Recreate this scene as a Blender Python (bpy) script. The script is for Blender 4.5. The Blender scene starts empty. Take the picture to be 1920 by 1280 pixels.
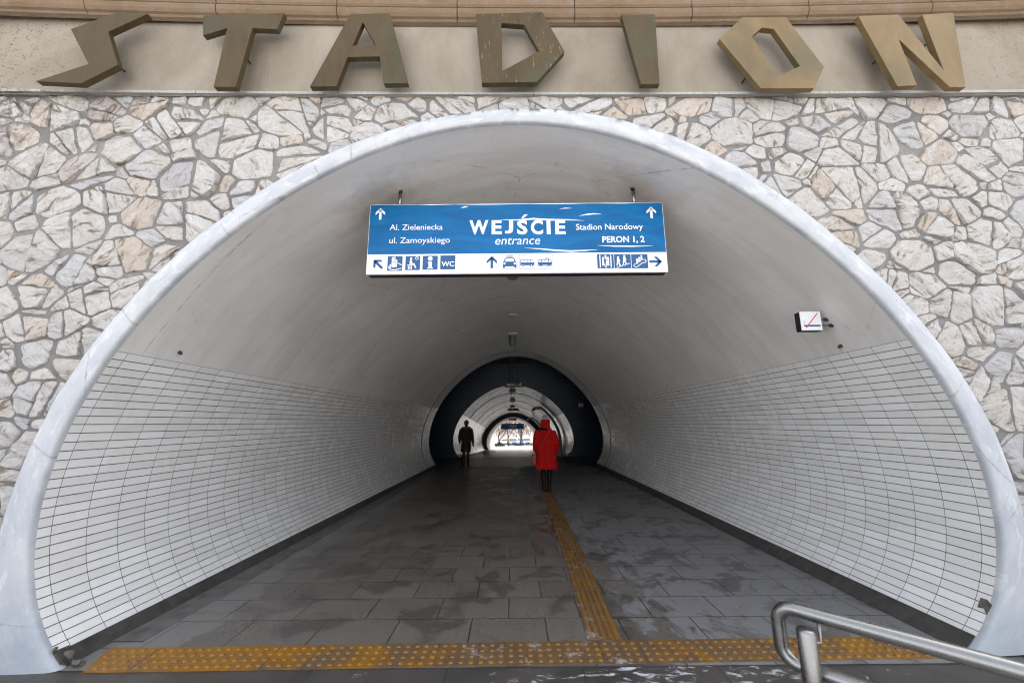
import bpy, bmesh, math, random
import numpy as np
from mathutils import Vector, Matrix, noise as mnoise
from mathutils.geometry import tessellate_polygon
R = math.radians
SC = bpy.context.scene
COL = SC.collection

# ------------------------------------------------------------------ camera
H = 1.62                                    # eye height above the landing
F = 747.0                                   # focal length in photo pixels (1920 wide)
PITCH, ROLL = R(11.0), R(-0.5)
CP, SP = math.cos(PITCH), math.sin(PITCH)
CR, SR = math.cos(ROLL), math.sin(ROLL)
PHI = R(0.7)                                # the facade is turned a little to the axis
cam_d = bpy.data.cameras.new('camera'); cam = bpy.data.objects.new('camera', cam_d); COL.objects.link(cam)
R0, U0, F0 = Vector((1, 0, 0)), Vector((0, -SP, CP)), Vector((0, CP, SP))
rx_, up_ = R0*CR + U0*SR, R0*(-SR) + U0*CR
cam.matrix_world = Matrix(((rx_.x, up_.x, -F0.x, 0), (rx_.y, up_.y, -F0.y, 0), (rx_.z, up_.z, -F0.z, H), (0, 0, 0, 1)))
cam_d.sensor_width = 36; cam_d.lens = F/1920*36
cam_d.clip_start = 0.05; cam_d.clip_end = 6000
cam_d.dof.use_dof = True; cam_d.dof.focus_distance = 3.9; cam_d.dof.aperture_fstop = 2.0
SC.camera = cam

# ------------------------------------------------------------------ world, sun, exposure
SUN_EL, SUN_AZ = R(46), R(38)               # the sun stands beyond the embankment: this facade is in open shade
w = bpy.data.worlds.new('World'); SC.world = w; w.use_nodes = True
nt = w.node_tree; nt.nodes.clear()
sky = nt.nodes.new('ShaderNodeTexSky'); sky.sky_type = 'NISHITA'; sky.sun_disc = False
sky.sun_elevation = SUN_EL; sky.sun_rotation = SUN_AZ
sky.air_density = 1.0; sky.dust_density = 4.0; sky.ozone_density = 1.0
hs = nt.nodes.new('ShaderNodeHueSaturation'); hs.inputs['Saturation'].default_value = 0.30   # thin high cloud whitens the blue
bg = nt.nodes.new('ShaderNodeBackground'); bg.inputs[1].default_value = 0.15
wo = nt.nodes.new('ShaderNodeOutputWorld')
nt.links.new(sky.outputs[0], hs.inputs['Color']); nt.links.new(hs.outputs[0], bg.inputs[0]); nt.links.new(bg.outputs[0], wo.inputs[0])
sun_d = bpy.data.lights.new('sun', 'SUN'); sun_d.energy = 2.2; sun_d.angle = R(0.5); sun_d.color = (1, .90, .78)
sun = bpy.data.objects.new('sun', sun_d); COL.objects.link(sun)
sdir = Vector((math.sin(SUN_AZ)*math.cos(SUN_EL), math.cos(SUN_AZ)*math.cos(SUN_EL), math.sin(SUN_EL)))
sun.rotation_euler = sdir.to_track_quat('Z', 'Y').to_euler()
SC.view_settings.view_transform = 'Standard'; SC.view_settings.look = 'None'
SC.view_settings.exposure = 2.27; SC.view_settings.gamma = 1.0
SC.render.engine = 'CYCLES'
SC.cycles.use_denoising = True; SC.cycles.filter_width = 1.1
SC.cycles.max_bounces = 14; SC.cycles.diffuse_bounces = 10; SC.cycles.glossy_bounces = 6
SC.cycles.use_adaptive_sampling = True; SC.cycles.adaptive_threshold = 0.015
SC.cycles.sample_clamp_indirect = 8.0

# ------------------------------------------------------------------ photo geometry helpers (turn measured angles into metres)
def ray(px, py):
    x, y = (px-960)/F, -(py-640)/F
    x, y = CR*x - SR*y, SR*x + CR*y
    return Vector((x, CP - y*SP, SP + y*CP))
def wall_y(x, off=0.0): return 3.1 + math.tan(PHI)*x - off
def FP(px, py, off=0.0):                     # point on the facade plane, `off` metres in front of it
    r = ray(px, py); t = (3.1-off)/(r.y - math.tan(PHI)*r.x)
    return Vector((r.x*t, r.y*t, r.z*t+H))
def DP(px, py, D):                           # point on the upright plane D metres away
    r = ray(px, py); t = D/r.y
    return Vector((r.x*t, r.y*t, r.z*t+H))
FLY = [-100, 3.3, 10, 15.7, 19.8, 38.9, 48.0, 85, 160, 3000]
FLZ = [0, 0, -.085, -.13, -.16, -1.22, -1.79, -3.75, -3.9, -4.0]
def fz(y): return float(np.interp(y, FLY, FLZ))

# ------------------------------------------------------------------ object helpers
def tag(o, label=None, cat=None, group=None, kind=None):
    if label: o['label'] = label
    if cat: o['category'] = cat
    if group: o['group'] = group
    if kind: o['kind'] = kind
    return o
def empty(name, loc=(0, 0, 0), label=None, cat=None, group=None):
    o = bpy.data.objects.new(name, None); COL.objects.link(o); o.location = loc; o.empty_display_size = .1
    return tag(o, label, cat, group)

class MB:
    def __init__(s): s.v = []; s.f = []; s.uv = {}; s.mi = []
    def face(s, idx, uv=None):
        s.f.append(tuple(idx))
        if uv is not None: s.uv[len(s.f)-1] = uv
    def grid(s, P, UV=None, close_u=False, close_v=False, flip=False):
        n, m = len(P), len(P[0]); b = len(s.v)
        for row in P: s.v.extend([tuple(p) for p in row])
        for i in range(n if close_u else n-1):
            for j in range(m if close_v else m-1):
                i2, j2 = (i+1) % n, (j+1) % m
                q = [(i, j), (i2, j), (i2, j2), (i, j2)]
                if flip: q = q[::-1]
                s.face([b+a*m+c for a, c in q], [UV[a][c] for a, c in q] if UV is not None else None)
        return s
    def box(s, lo, hi):
        b = len(s.v); x0, y0, z0 = lo; x1, y1, z1 = hi
        s.v += [(x0, y0, z0), (x1, y0, z0), (x1, y1, z0), (x0, y1, z0), (x0, y0, z1), (x1, y0, z1), (x1, y1, z1), (x0, y1, z1)]
        for q in ((3, 2, 1, 0), (4, 5, 6, 7), (0, 1, 5, 4), (1, 2, 6, 5), (2, 3, 7, 6), (3, 0, 4, 7)): s.face([b+i for i in q])
        return s
    def tube(s, pts, rad, n=12, caps=True, ry=None):
        pts = [Vector(p) for p in pts]
        if not hasattr(rad, '__len__'): rad = [rad]*len(pts)
        b = len(s.v); prev = None; k = len(pts)
        for i, p in enumerate(pts):
            t = (pts[min(i+1, k-1)] - pts[max(i-1, 0)]).normalized()
            if prev is None:
                a = Vector((0, 0, 1)) if abs(t.z) < .9 else Vector((1, 0, 0))
                u = t.cross(a).normalized()
            else:
                u = (prev - t*prev.dot(t)).normalized()
            v = t.cross(u); prev = u
            for j in range(n):
                a = 2*math.pi*j/n
                s.v.append(tuple(p + u*math.cos(a)*rad[i] + v*math.sin(a)*rad[i]))
        for i in range(k-1):
            for j in range(n):
                s.face((b+i*n+j, b+i*n+(j+1) % n, b+(i+1)*n+(j+1) % n, b+(i+1)*n+j))
        if caps:
            s.face([b+j for j in range(n)][::-1]); s.face([b+(k-1)*n+j for j in range(n)])
        return s
    def loft(s, rings, n=20):                # rings: (cx, cy, cz, rx, ry) upright ellipses
        b = len(s.v)
        for cx, cy, cz, rx, ry in rings:
            for j in range(n):
                a = 2*math.pi*j/n; s.v.append((cx+rx*math.cos(a), cy+ry*math.sin(a), cz))
        for i in range(len(rings)-1):
            for j in range(n): s.face((b+i*n+j, b+i*n+(j+1) % n, b+(i+1)*n+(j+1) % n, b+(i+1)*n+j))
        s.face([b+j for j in range(n)][::-1]); s.face([b+(len(rings)-1)*n+j for j in range(n)])
        return s
    def ball(s, c, r, n=12, m=8):
        if not hasattr(r, '__len__'): r = (r, r, r)
        P = [[(c[0]+r[0]*math.sin(math.pi*(i+.02)/(m+.04))*math.cos(2*math.pi*j/n), c[1]+r[1]*math.sin(math.pi*(i+.02)/(m+.04))*math.sin(2*math.pi*j/n),
               c[2]-r[2]*math.cos(math.pi*(i+.02)/(m+.04))) for j in range(n)] for i in range(m+1)]
        b = len(s.v); s.grid(P, close_v=True, flip=True)
        s.face([b+j for j in range(n)][::-1]); s.face([b+m*n+j for j in range(n)])
        return s
    def prism(s, loops, back):               # loops: outer then holes, lists of Vector; back: offset Vector
        b = len(s.v); flat = [p for l in loops for p in l]; n = len(flat)
        tris = tessellate_polygon([[Vector(p) for p in l] for l in loops])
        s.v += [tuple(p) for p in flat] + [tuple(Vector(p)+back) for p in flat]
        for t in tris: s.face([b+i for i in t]); s.face([b+n+i for i in t][::-1])
        o = 0
        for l in loops:
            m = len(l)
            for i in range(m): s.face((b+o+i, b+o+(i+1) % m, b+n+o+(i+1) % m, b+n+o+i))
            o += m
        return s
    def build(s, name, mat, parent=None, smooth=False, recalc=True, bevel=0):
        me = bpy.data.meshes.new(name); me.from_pydata(s.v, [], s.f)
        if s.uv:
            l = me.uv_layers.new(name='UVMap'); k = 0; arr = np.zeros(len(me.loops)*2)
            for fi, f in enumerate(s.f):
                u = s.uv.get(fi)
                for j in range(len(f)):
                    if u is not None: arr[2*k], arr[2*k+1] = u[j]
                    k += 1
            l.data.foreach_set('uv', arr)
        me.validate()
        if recalc:
            bm = bmesh.new(); bm.from_mesh(me); bmesh.ops.recalc_face_normals(bm, faces=bm.faces); bm.to_mesh(me); bm.free()
        if smooth: me.polygons.foreach_set('use_smooth', [True]*len(me.polygons))
        if mat: me.materials.append(mat)
        o = bpy.data.objects.new(name, me); COL.objects.link(o)
        if parent:
            o.parent = parent; o.matrix_parent_inverse = parent.matrix_basis.inverted()
        if bevel:
            bv = o.modifiers.new('bevel', 'BEVEL'); bv.width = bevel; bv.segments = 2; bv.limit_method = 'ANGLE'
        return o

def remeshed(mb, name, mat, parent=None, voxel=.012, smooth_it=4):
    """several closed shapes fused into ONE continuous surface"""
    o = mb.build('tmp', None)
    m = o.modifiers.new('r', 'REMESH'); m.mode = 'VOXEL'; m.voxel_size = voxel; m.use_smooth_shade = True
    s = o.modifiers.new('s', 'SMOOTH'); s.iterations = smooth_it; s.factor = .5
    dg = bpy.context.evaluated_depsgraph_get(); dg.update()
    me = bpy.data.meshes.new_from_object(o.evaluated_get(dg)); me.name = name
    bpy.data.objects.remove(o)
    me.materials.clear()
    if mat: me.materials.append(mat)
    me.polygons.foreach_set('use_smooth', [True]*len(me.polygons))
    r = bpy.data.objects.new(name, me); COL.objects.link(r)
    if parent:
        r.parent = parent; r.matrix_parent_inverse = parent.matrix_basis.inverted()
    return r
def copy_tree(o, parent=None):
    c = o.copy(); COL.objects.link(c)
    if parent: c.parent = parent
    for ch in list(o.children): copy_tree(ch, c)
    return c

# ------------------------------------------------------------------ material helpers
class NT:
    def __init__(s, name, rough=.6, metal=0, spec=.5):
        s.m = bpy.data.materials.new(name); s.m.use_nodes = True; s.t = s.m.node_tree
        s.b = s.t.nodes['Principled BSDF']; s.b.inputs['Roughness'].default_value = rough
        s.b.inputs['Metallic'].default_value = metal; s.b.inputs['Specular IOR Level'].default_value = spec
        s.tc = s.t.nodes.new('ShaderNodeTexCoord')
    def n(s, t, **k):
        x = s.t.nodes.new(t)
        for a, v in k.items(): setattr(x, a, v)
        return x
    def l(s, a, b): s.t.links.new(a, b)
    def put(s, inp, v):
        if isinstance(v, bpy.types.NodeSocket): s.l(v, inp)
        elif isinstance(v, tuple) and len(v) == 3 and inp.type == 'RGBA': inp.default_value = (*v, 1)
        else: inp.default_value = v
    @property
    def obj(s): return s.tc.outputs['Object']
    @property
    def uv(s): return s.tc.outputs['UV']
    def scale(s, vec, sc, loc=(0, 0, 0), rot=(0, 0, 0)):
        x = s.n('ShaderNodeMapping'); s.l(vec, x.inputs[0]); x.inputs['Scale'].default_value = sc
        x.inputs['Location'].default_value = loc; x.inputs['Rotation'].default_value = rot; return x.outputs[0]
    def noise(s, vec, sc, det=4, rough=.6, dist=0, col=False):
        x = s.n('ShaderNodeTexNoise'); s.l(vec, x.inputs['Vector']); x.inputs['Scale'].default_value = sc
        x.inputs['Detail'].default_value = det; x.inputs['Roughness'].default_value = rough; x.inputs['Distortion'].default_value = dist
        return x.outputs['Color' if col else 'Fac']
    def vor(s, vec, sc, feature='F1', out='Distance'):
        x = s.n('ShaderNodeTexVoronoi', feature=feature); s.l(vec, x.inputs['Vector']); x.inputs['Scale'].default_value = sc; return x.outputs[out]
    def ramp(s, f, *stops):
        x = s.n('ShaderNodeValToRGB'); s.l(f, x.inputs[0]); e = x.color_ramp.elements
        while len(e) < len(stops): e.new(.5)
        for k, (p, c) in zip(e, stops):
            k.position = p; k.color = (*c, 1) if isinstance(c, tuple) else (c, c, c, 1)
        return x.outputs[0]
    def mix(s, f, a, b, mode='MIX'):
        x = s.n('ShaderNodeMix', data_type='RGBA', blend_type=mode)
        s.put(x.inputs[0], f); s.put(x.inputs[6], a); s.put(x.inputs[7], b); return x.outputs[2]
    def math(s, op, a, b=0.0, c=0.0):
        x = s.n('ShaderNodeMath', operation=op); s.put(x.inputs[0], a); s.put(x.inputs[1], b); s.put(x.inputs[2], c); return x.outputs[0]
    def xyz(s, vec):
        x = s.n('ShaderNodeSeparateXYZ'); s.l(vec, x.inputs[0]); return x.outputs
    def comb(s, a, b, c=0.0):
        x = s.n('ShaderNodeCombineXYZ'); s.put(x.inputs[0], a); s.put(x.inputs[1], b); s.put(x.inputs[2], c); return x.outputs[0]
    def white(s, vec, col=False):
        x = s.n('ShaderNodeTexWhiteNoise', noise_dimensions='3D'); s.l(vec, x.inputs['Vector']); return x.outputs['Color' if col else 'Value']
    def bump(s, h, st=.3, dist=.01, normal=None):
        x = s.n('ShaderNodeBump'); x.inputs['Strength'].default_value = st; x.inputs['Distance'].default_value = dist; s.l(h, x.inputs['Height'])
        if normal is not None: s.l(normal, x.inputs['Normal'])
        return x.outputs[0]
    def out(s, col=None, rough=None, normal=None):
        if col is not None: s.put(s.b.inputs['Base Color'], col)
        if rough is not None: s.put(s.b.inputs['Roughness'], rough)
        if normal is not None: s.l(normal, s.b.inputs['Normal'])
        return s.m

def plain(name, col, rough=.6, metal=0, var=.15, sc=30, bump=0, spec=.5):
    t = NT(name, rough, metal, spec)
    n = t.noise(t.obj, sc, 5)
    c = t.mix(t.ramp(n, (.3, 0.0), (.7, 1.0)), tuple(x*(1-var) for x in col), tuple(min(1, x*(1+var)) for x in col))
    return t.out(c, None, t.bump(n, bump, .01) if bump else None)

def mat_stone():
    t = NT('quartzite', .75, spec=.3)
    g = t.n('ShaderNodeNewGeometry').outputs['Random Per Island']
    base = t.ramp(g, (0, (.46, .445, .425)), (.2, (.53, .51, .49)), (.4, (.43, .425, .43)), (.6, (.51, .49, .46)), (.74, (.49, .45, .415)), (.8, (.53, .51, .49)), (.94, (.47, .40, .335)), (1, (.39, .385, .40)))
    off = t.comb(t.math('MULTIPLY', g, 31.7), t.math('MULTIPLY', g, 17.3), t.math('MULTIPLY', g, 53.1))
    va = t.n('ShaderNodeVectorMath', operation='ADD'); t.l(t.obj, va.inputs[0]); t.l(off, va.inputs[1]); P = va.outputs[0]
    rot = t.n('ShaderNodeVectorRotate', rotation_type='Y_AXIS'); t.l(P, rot.inputs['Vector']); t.put(rot.inputs['Angle'], t.math('MULTIPLY_ADD', g, 2.6, -1.3))
    S = t.scale(rot.outputs[0], (2.2, 3, 7))
    vein = t.noise(S, 2.2, 8, .62, .9)
    fine = t.noise(P, 38, 6, .65)
    big = t.noise(P, 3.2, 5, .6, .5)
    c = t.mix(t.ramp(big, (.45, 0.0), (.75, .45)), base, (.47, .39, .31))
    c = t.mix(t.ramp(vein, (.35, .9), (.45, 0.0)), c, (.17, .125, .08))
    c = t.mix(t.ramp(vein, (.56, 0.0), (.72, .6)), c, (.64, .635, .63))
    rust = t.noise(P, 7, 3, .5, .4)
    c = t.mix(t.math('MULTIPLY', t.ramp(rust, (.68, 0.0), (.76, .9)), t.ramp(t.noise(t.obj, .9, 2), (.52, 0.0), (.6, 1.0))), c, (.36, .18, .07))
    c = t.mix(t.ramp(fine, (.32, .35), (.5, 0.0)), c, (.24, .215, .19))
    x, y, z = t.xyz(t.obj)                   # plant dirt under the ledge on the far left
    moss = t.math('MULTIPLY', t.ramp(t.math('ADD', t.math('MULTIPLY', x, -.16), t.math('MULTIPLY', z, .42)), (.0, 0.0), (.99, 0.0), (1.0, 0.0)), 1.0)
    m1 = t.math('MULTIPLY', t.math('SMOOTH_MIN', t.math('MAXIMUM', t.math('MULTIPLY_ADD', x, -.7, -2.2), 0.0), 1.0, .1), t.math('MAXIMUM', t.math('MULTIPLY_ADD', z, 1.0, -3.2), 0.0))
    c = t.mix(t.math('MULTIPLY', t.math('MINIMUM', m1, 1.0), t.ramp(t.noise(t.obj, 16, 6, .7, .6), (.45, 0.0), (.6, .9))), c, (.12, .09, .06))
    h = t.math('ADD', t.math('MULTIPLY', vein, 1.0), t.math('MULTIPLY', fine, .35))
    return t.out(c, None, t.bump(h, 1.0, .042))
def mat_mortar():
    t = NT('mortar', .95, spec=.1)
    a = t.noise(t.obj, 2.2, 5); b = t.noise(t.obj, 60, 6, .7)
    c = t.mix(t.ramp(a, (.35, 0.0), (.65, 1.0)), (.16, .152, .145), (.26, .252, .245))
    c = t.mix(t.ramp(b, (.3, .5), (.6, 0.0)), c, (.13, .12, .115))
    return t.out(c, None, t.bump(b, .6, .012))
def mat_rim():
    t = NT('painted_concrete', .6, spec=.35)
    u, v, _ = t.xyz(t.uv)
    a = t.noise(t.comb(u, t.math('MULTIPLY', v, .35)), 2.6, 7, .62, .5); b = t.noise(t.comb(t.math('MULTIPLY', u, 1.6), t.math('MULTIPLY', v, .8)), 3.0, 9, .7, .3); f = t.noise(t.obj, 70, 5)
    c = t.mix(t.ramp(a, (.32, 0.0), (.68, 1.0)), (.38, .40, .435), (.53, .535, .55))
    c = t.mix(t.ramp(b, (.53, 0.0), (.62, .55)), c, (.66, .655, .65))
    c = t.mix(t.ramp(t.noise(t.obj, 1.6, 4), (.56, 0.0), (.7, .3)), c, (.37, .43, .45))
    crk = t.vor(t.scale(t.obj, (1, 1, 1)), .9, 'DISTANCE_TO_EDGE')
    wob = t.math('ADD', crk, t.math('MULTIPLY', t.noise(t.obj, 14, 4), .02))
    c = t.mix(t.math('MULTIPLY', t.ramp(wob, (.009, 1.0), (.013, 0.0)), t.ramp(t.noise(t.obj, 1.3, 2), (.5, 0.0), (.58, .7))), c, (.16, .16, .17))
    uj = t.math('ABSOLUTE', t.math('SUBTRACT', t.math('FRACT', t.math('MULTIPLY_ADD', u, 1.08, .21)), .5))
    uj = t.math('ADD', uj, t.math('MULTIPLY', t.math('SUBTRACT', t.noise(t.obj, 9, 5), .5), .05))
    c = t.mix(t.math('MULTIPLY', t.ramp(uj, (.003, .4), (.008, 0.0)), t.ramp(t.noise(t.obj, 1.7, 2), (.44, 0.0), (.5, 1.0))), c, (.2, .2, .21))
    c = t.mix(t.ramp(t.noise(t.obj, 24, 5, .7), (.29, .7), (.34, 0.0)), c, (.22, .215, .21))
    edge = t.math('MULTIPLY', t.ramp(v, (.90, 0.0), (1.0, 1.0)), t.ramp(t.noise(t.obj, 7, 6, .7), (.4, 0.0), (.55, 1.0)))
    c = t.mix(t.math('MULTIPLY', edge, .8), c, (.17, .165, .16))
    x, y, z = t.xyz(t.obj)                   # soot spots on the crown's outer edge
    so = t.noise(t.scale(t.obj, (6, 2, 2)), 1.6, 4, .6)
    crown = t.math('MULTIPLY', t.ramp(z, (0, 0.0), (1, 0.0)), 0.0)
    mz = t.math('MAXIMUM', t.math('MULTIPLY_ADD', z, 3.0, -11.9), 0.0)
    sm = t.math('MULTIPLY', t.math('MINIMUM', mz, 1.0), t.math('MULTIPLY', t.ramp(v, (.62, 0.0), (.88, 1.0)), t.ramp(so, (.49, 0.0), (.58, 1.0))))
    c = t.mix(sm, c, (.05, .05, .05))
    low = t.math('MAXIMUM', t.math('MULTIPLY_ADD', z, -2.2, 1.0), 0.0)
    c = t.mix(t.math('MULTIPLY', t.math('MINIMUM', low, .6), t.ramp(b, (.4, 0.2), (.6, 1.0))), c, (.27, .31, .37))
    h = t.math('ADD', t.math('MULTIPLY', b, 1.0), t.math('MULTIPLY', f, .3))
    return t.out(c, t.ramp(a, (.3, .5), (.7, .7)), t.bump(h, .35, .012))
def mat_vault():
    t = NT('smooth_plaster', .5, spec=.4)
    a = t.noise(t.obj, 1.1, 6, .55, .5); b = t.noise(t.scale(t.uv, (1.5, .25, 1)), 3.2, 7, .65, .3); f = t.noise(t.obj, 26, 6, .7)
    c = t.mix(t.ramp(a, (.3, 0.0), (.7, 1.0)), (.66, .64, .615), (.76, .74, .715))
    c = t.mix(t.ramp(b, (.42, .45), (.55, 0.0)), c, (.585, .56, .53))
    c = t.mix(t.ramp(t.noise(t.obj, 3.7, 5, .6, 1.0), (.6, 0.0), (.75, .3)), c, (.47, .41, .345))
    c = t.mix(t.ramp(f, (.26, .6), (.31, 0.0)), c, (.2, .19, .18))
    x, y, z = t.xyz(t.obj)                   # rusty damp stains round the two hanger feet
    ds = t.math('POWER', t.math('ADD', t.math('POWER', t.math('SUBTRACT', t.math('ABSOLUTE', x), 1.3), 2.0), t.math('MULTIPLY', t.math('POWER', t.math('SUBTRACT', y, 3.72), 2.0), 1.2)), .5)
    dn = t.math('ADD', ds, t.math('MULTIPLY', t.math('SUBTRACT', t.noise(t.scale(t.obj, (1, 1, 1)), 4, 6, .65), .5), .7))
    c = t.mix(t.math('MULTIPLY', t.ramp(dn, (.05, .62), (.5, 0.0)), t.math('GREATER_THAN', z, 3.2)), c, (.30, .24, .19))
    cr = t.math('ADD', t.vor(t.obj, .55, 'DISTANCE_TO_EDGE'), t.math('MULTIPLY', t.noise(t.obj, 9, 5), .03))
    c = t.mix(t.math('MULTIPLY', t.ramp(cr, (.0135, 1.0), (.017, 0.0)), t.ramp(t.noise(t.obj, .8, 2), (.42, 0.0), (.52, .6))), c, (.17, .16, .15))
    h = t.math('ADD', b, t.math('MULTIPLY', f, .15))
    return t.out(c, t.ramp(b, (.3, .38), (.7, .55)), t.bump(h, .28, .02))
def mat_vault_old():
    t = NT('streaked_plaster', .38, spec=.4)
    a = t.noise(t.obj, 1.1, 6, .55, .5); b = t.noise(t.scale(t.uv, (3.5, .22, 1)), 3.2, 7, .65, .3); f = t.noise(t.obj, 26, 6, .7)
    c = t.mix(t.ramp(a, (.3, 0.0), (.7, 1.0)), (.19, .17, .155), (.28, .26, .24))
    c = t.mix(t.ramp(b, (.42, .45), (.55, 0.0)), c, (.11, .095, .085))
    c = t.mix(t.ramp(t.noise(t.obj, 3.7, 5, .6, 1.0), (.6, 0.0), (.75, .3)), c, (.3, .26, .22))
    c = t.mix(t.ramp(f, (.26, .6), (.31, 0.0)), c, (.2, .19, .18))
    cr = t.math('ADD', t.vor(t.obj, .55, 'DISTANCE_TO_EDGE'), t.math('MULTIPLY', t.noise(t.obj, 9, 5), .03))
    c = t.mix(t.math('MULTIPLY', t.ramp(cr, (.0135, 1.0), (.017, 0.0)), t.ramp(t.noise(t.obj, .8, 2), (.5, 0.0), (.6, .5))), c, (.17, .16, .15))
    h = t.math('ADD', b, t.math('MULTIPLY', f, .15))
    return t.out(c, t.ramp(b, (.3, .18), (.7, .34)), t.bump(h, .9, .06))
def mat_tile():
    t = NT('glazed_tile', .2, spec=.5)
    u, v, _ = t.xyz(t.uv)
    su, sv = t.math('DIVIDE', u, .25), t.math('DIVIDE', v, .0675)
    du = t.math('ABSOLUTE', t.math('SUBTRACT', t.math('FRACT', su), .5)); dv = t.math('ABSOLUTE', t.math('SUBTRACT', t.math('FRACT', sv), .5))
    j = t.math('MAXIMUM', t.math('GREATER_THAN', du, .5-.0085), t.math('GREATER_THAN', dv, .5-.050))
    cell = t.comb(t.math('FLOOR', su), t.math('FLOOR', sv), 0.0)
    wn = t.white(cell, True); wv = t.white(cell)
    dirt = t.noise(t.obj, 2.3, 5, .6, .4)
    c = t.mix(wv, (.745, .738, .725), (.855, .852, .843))
    c = t.mix(t.ramp(wv, (.965, 0.0), (.972, .18)), c, (.60, .55, .47))
    c = t.mix(t.math('MULTIPLY', t.math('GREATER_THAN', t.white(t.comb(t.math('FLOOR', sv), t.math('FLOOR', su), 3.0)), .99), .2), c, (.56, .55, .54))
    c = t.mix(t.ramp(dirt, (.45, 0.0), (.7, .5)), c, (.70, .675, .63))
    c = t.mix(t.ramp(t.noise(t.obj, 45, 4, .6), (.26, .5), (.30, 0.0)), c, (.3, .24, .18))
    c = t.mix(j, c, t.mix(t.ramp(t.noise(t.obj, 5, 4), (.4, 0.0), (.6, 1.0)), (.085, .065, .045), (.15, .125, .10)))
    geo = t.n('ShaderNodeNewGeometry')
    sub = t.n('ShaderNodeVectorMath', operation='SUBTRACT'); t.l(wn, sub.inputs[0]); sub.inputs[1].default_value = (.5, .5, .5)
    sc = t.n('ShaderNodeVectorMath', operation='SCALE'); t.l(sub.outputs[0], sc.inputs[0]); sc.inputs['Scale'].default_value = .05
    ad = t.n('ShaderNodeVectorMath', operation='ADD'); t.l(geo.outputs['Normal'], ad.inputs[0]); t.l(sc.outputs[0], ad.inputs[1])
    nm = t.n('ShaderNodeVectorMath', operation='NORMALIZE'); t.l(ad.outputs[0], nm.inputs[0])
    inv = t.math('SUBTRACT', 1.0, j)
    nb = t.bump(t.math('ADD', inv, t.math('MULTIPLY', t.noise(t.obj, 12, 3), .12)), .35, .004, nm.outputs[0])
    return t.out(c, t.mix(j, t.mix(t.ramp(dirt, (.4, 0.0), (.7, 1.0)), (.16,)*3, (.34,)*3), (.9,)*3), nb)
def mat_floor():
    t = NT('granite_slabs', .5, spec=.5)
    x, y, z = t.xyz(t.obj)
    row = t.math('FLOOR', t.math('DIVIDE', t.math('ADD', y, .33), .402))
    sx = t.math('ADD', t.math('DIVIDE', x, .60), t.math('MULTIPLY_ADD', t.math('MODULO', row, 2.0), .5, .08))
    sy = t.math('DIVIDE', t.math('ADD', y, .33), .402)
    wob = t.math('MULTIPLY', t.math('SUBTRACT', t.noise(t.obj, 22, 3), .5), .014)
    du = t.math('ABSOLUTE', t.math('SUBTRACT', t.math('FRACT', t.math('ADD', sx, wob)), .5)); dv = t.math('ABSOLUTE', t.math('SUBTRACT', t.math('FRACT', t.math('ADD', sy, wob)), .5))
    j = t.math('MAXIMUM', t.math('GREATER_THAN', du, .5-.0075), t.math('GREATER_THAN', dv, .5-.0105))
    wv = t.white(t.comb(t.math('FLOOR', sx), row, 0.0))
    gr = t.noise(t.obj, 130, 3, .75); gr2 = t.vor(t.obj, 150)
    c = t.mix(wv, (.086, .074, .062), (.136, .120, .103))
    c = t.mix(t.ramp(gr, (.50, 0.0), (.62, .9)), c, (.26, .245, .23))
    c = t.mix(t.ramp(gr, (.34, .7), (.46, 0.0)), c, (.02, .018, .017))
    # dry salt film: everywhere on the right, in worn patches along the middle, none on the left
    film_n = t.noise(t.scale(t.obj, (1.4, .75, 1)), 2.6, 9, .70, .35)
    xr = t.math('MULTIPLY', t.math('SUBTRACT', x, .3), .22)
    near = t.math('MULTIPLY', t.math('MINIMUM', t.math('MAXIMUM', t.math('MULTIPLY_ADD', y, .22, -.95), 0.0), 1.0), 1.0)
    fm = t.math('ADD', film_n, t.math('SUBTRACT', t.math('MINIMUM', t.math('MAXIMUM', xr, -.32), .26), t.math('MULTIPLY', t.math('SUBTRACT', 1.0, near), .20)))
    film = t.ramp(fm, (.482, 0.0), (.502, 1.0))
    foot = t.vor(t.scale(t.obj, (3.2, 1.9, 1)), 1.25)
    footm = t.math('MULTIPLY', t.ramp(t.math('ADD', foot, t.math('MULTIPLY', t.math('SUBTRACT', t.noise(t.obj, 9, 5), .5), .5)), (.19, 1.0), (.225, 0.0)),
                   t.ramp(t.math('ABSOLUTE', t.math('SUBTRACT', x, 1.25)), (.0, 1.0), (.55, .9), (.95, 0.0)))
    film = t.math('MULTIPLY', film, t.math('SUBTRACT', 1.0, t.math('MULTIPLY', footm, .85)))
    c = t.mix(t.math('MULTIPLY', film, .8), c, (.20, .20, .207))
    # clean dry margin along the left wall
    edge = t.math('ADD', x, t.math('MULTIPLY', t.math('SUBTRACT', t.noise(t.scale(t.obj, (2, 1, 1)), 2.6, 5, .6), .5), .55))
    lm = t.ramp(t.math('MULTIPLY_ADD', edge, -1.0, -1.95), (.50, 0.0), (.53, 1.0))
    c = t.mix(t.math('MULTIPLY', lm, .65), c, (.19, .185, .18))
    # wet stains
    wet = t.ramp(t.noise(t.obj, 1.9, 9, .68, .5), (.43, 1.0), (.48, 0.0))
    c = t.mix(t.math('MULTIPLY', wet, .5), c, (.036, .031, .028))
    # salt crumbs near the doorway on the right
    sp = t.vor(t.obj, 26)
    cr = t.math('MULTIPLY', t.ramp(t.math('ADD', sp, t.math('MULTIPLY', t.noise(t.obj, 60, 3), .12)), (.13, 1.0), (.17, 0.0)),
                t.math('MULTIPLY', t.ramp(t.noise(t.obj, 1.25, 4), (.5, 0.0), (.6, 1.0)), t.math('MINIMUM', t.math('MAXIMUM', t.math('MULTIPLY_ADD', y, -.5, 3.0), 0.0), 1.0)))
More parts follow.
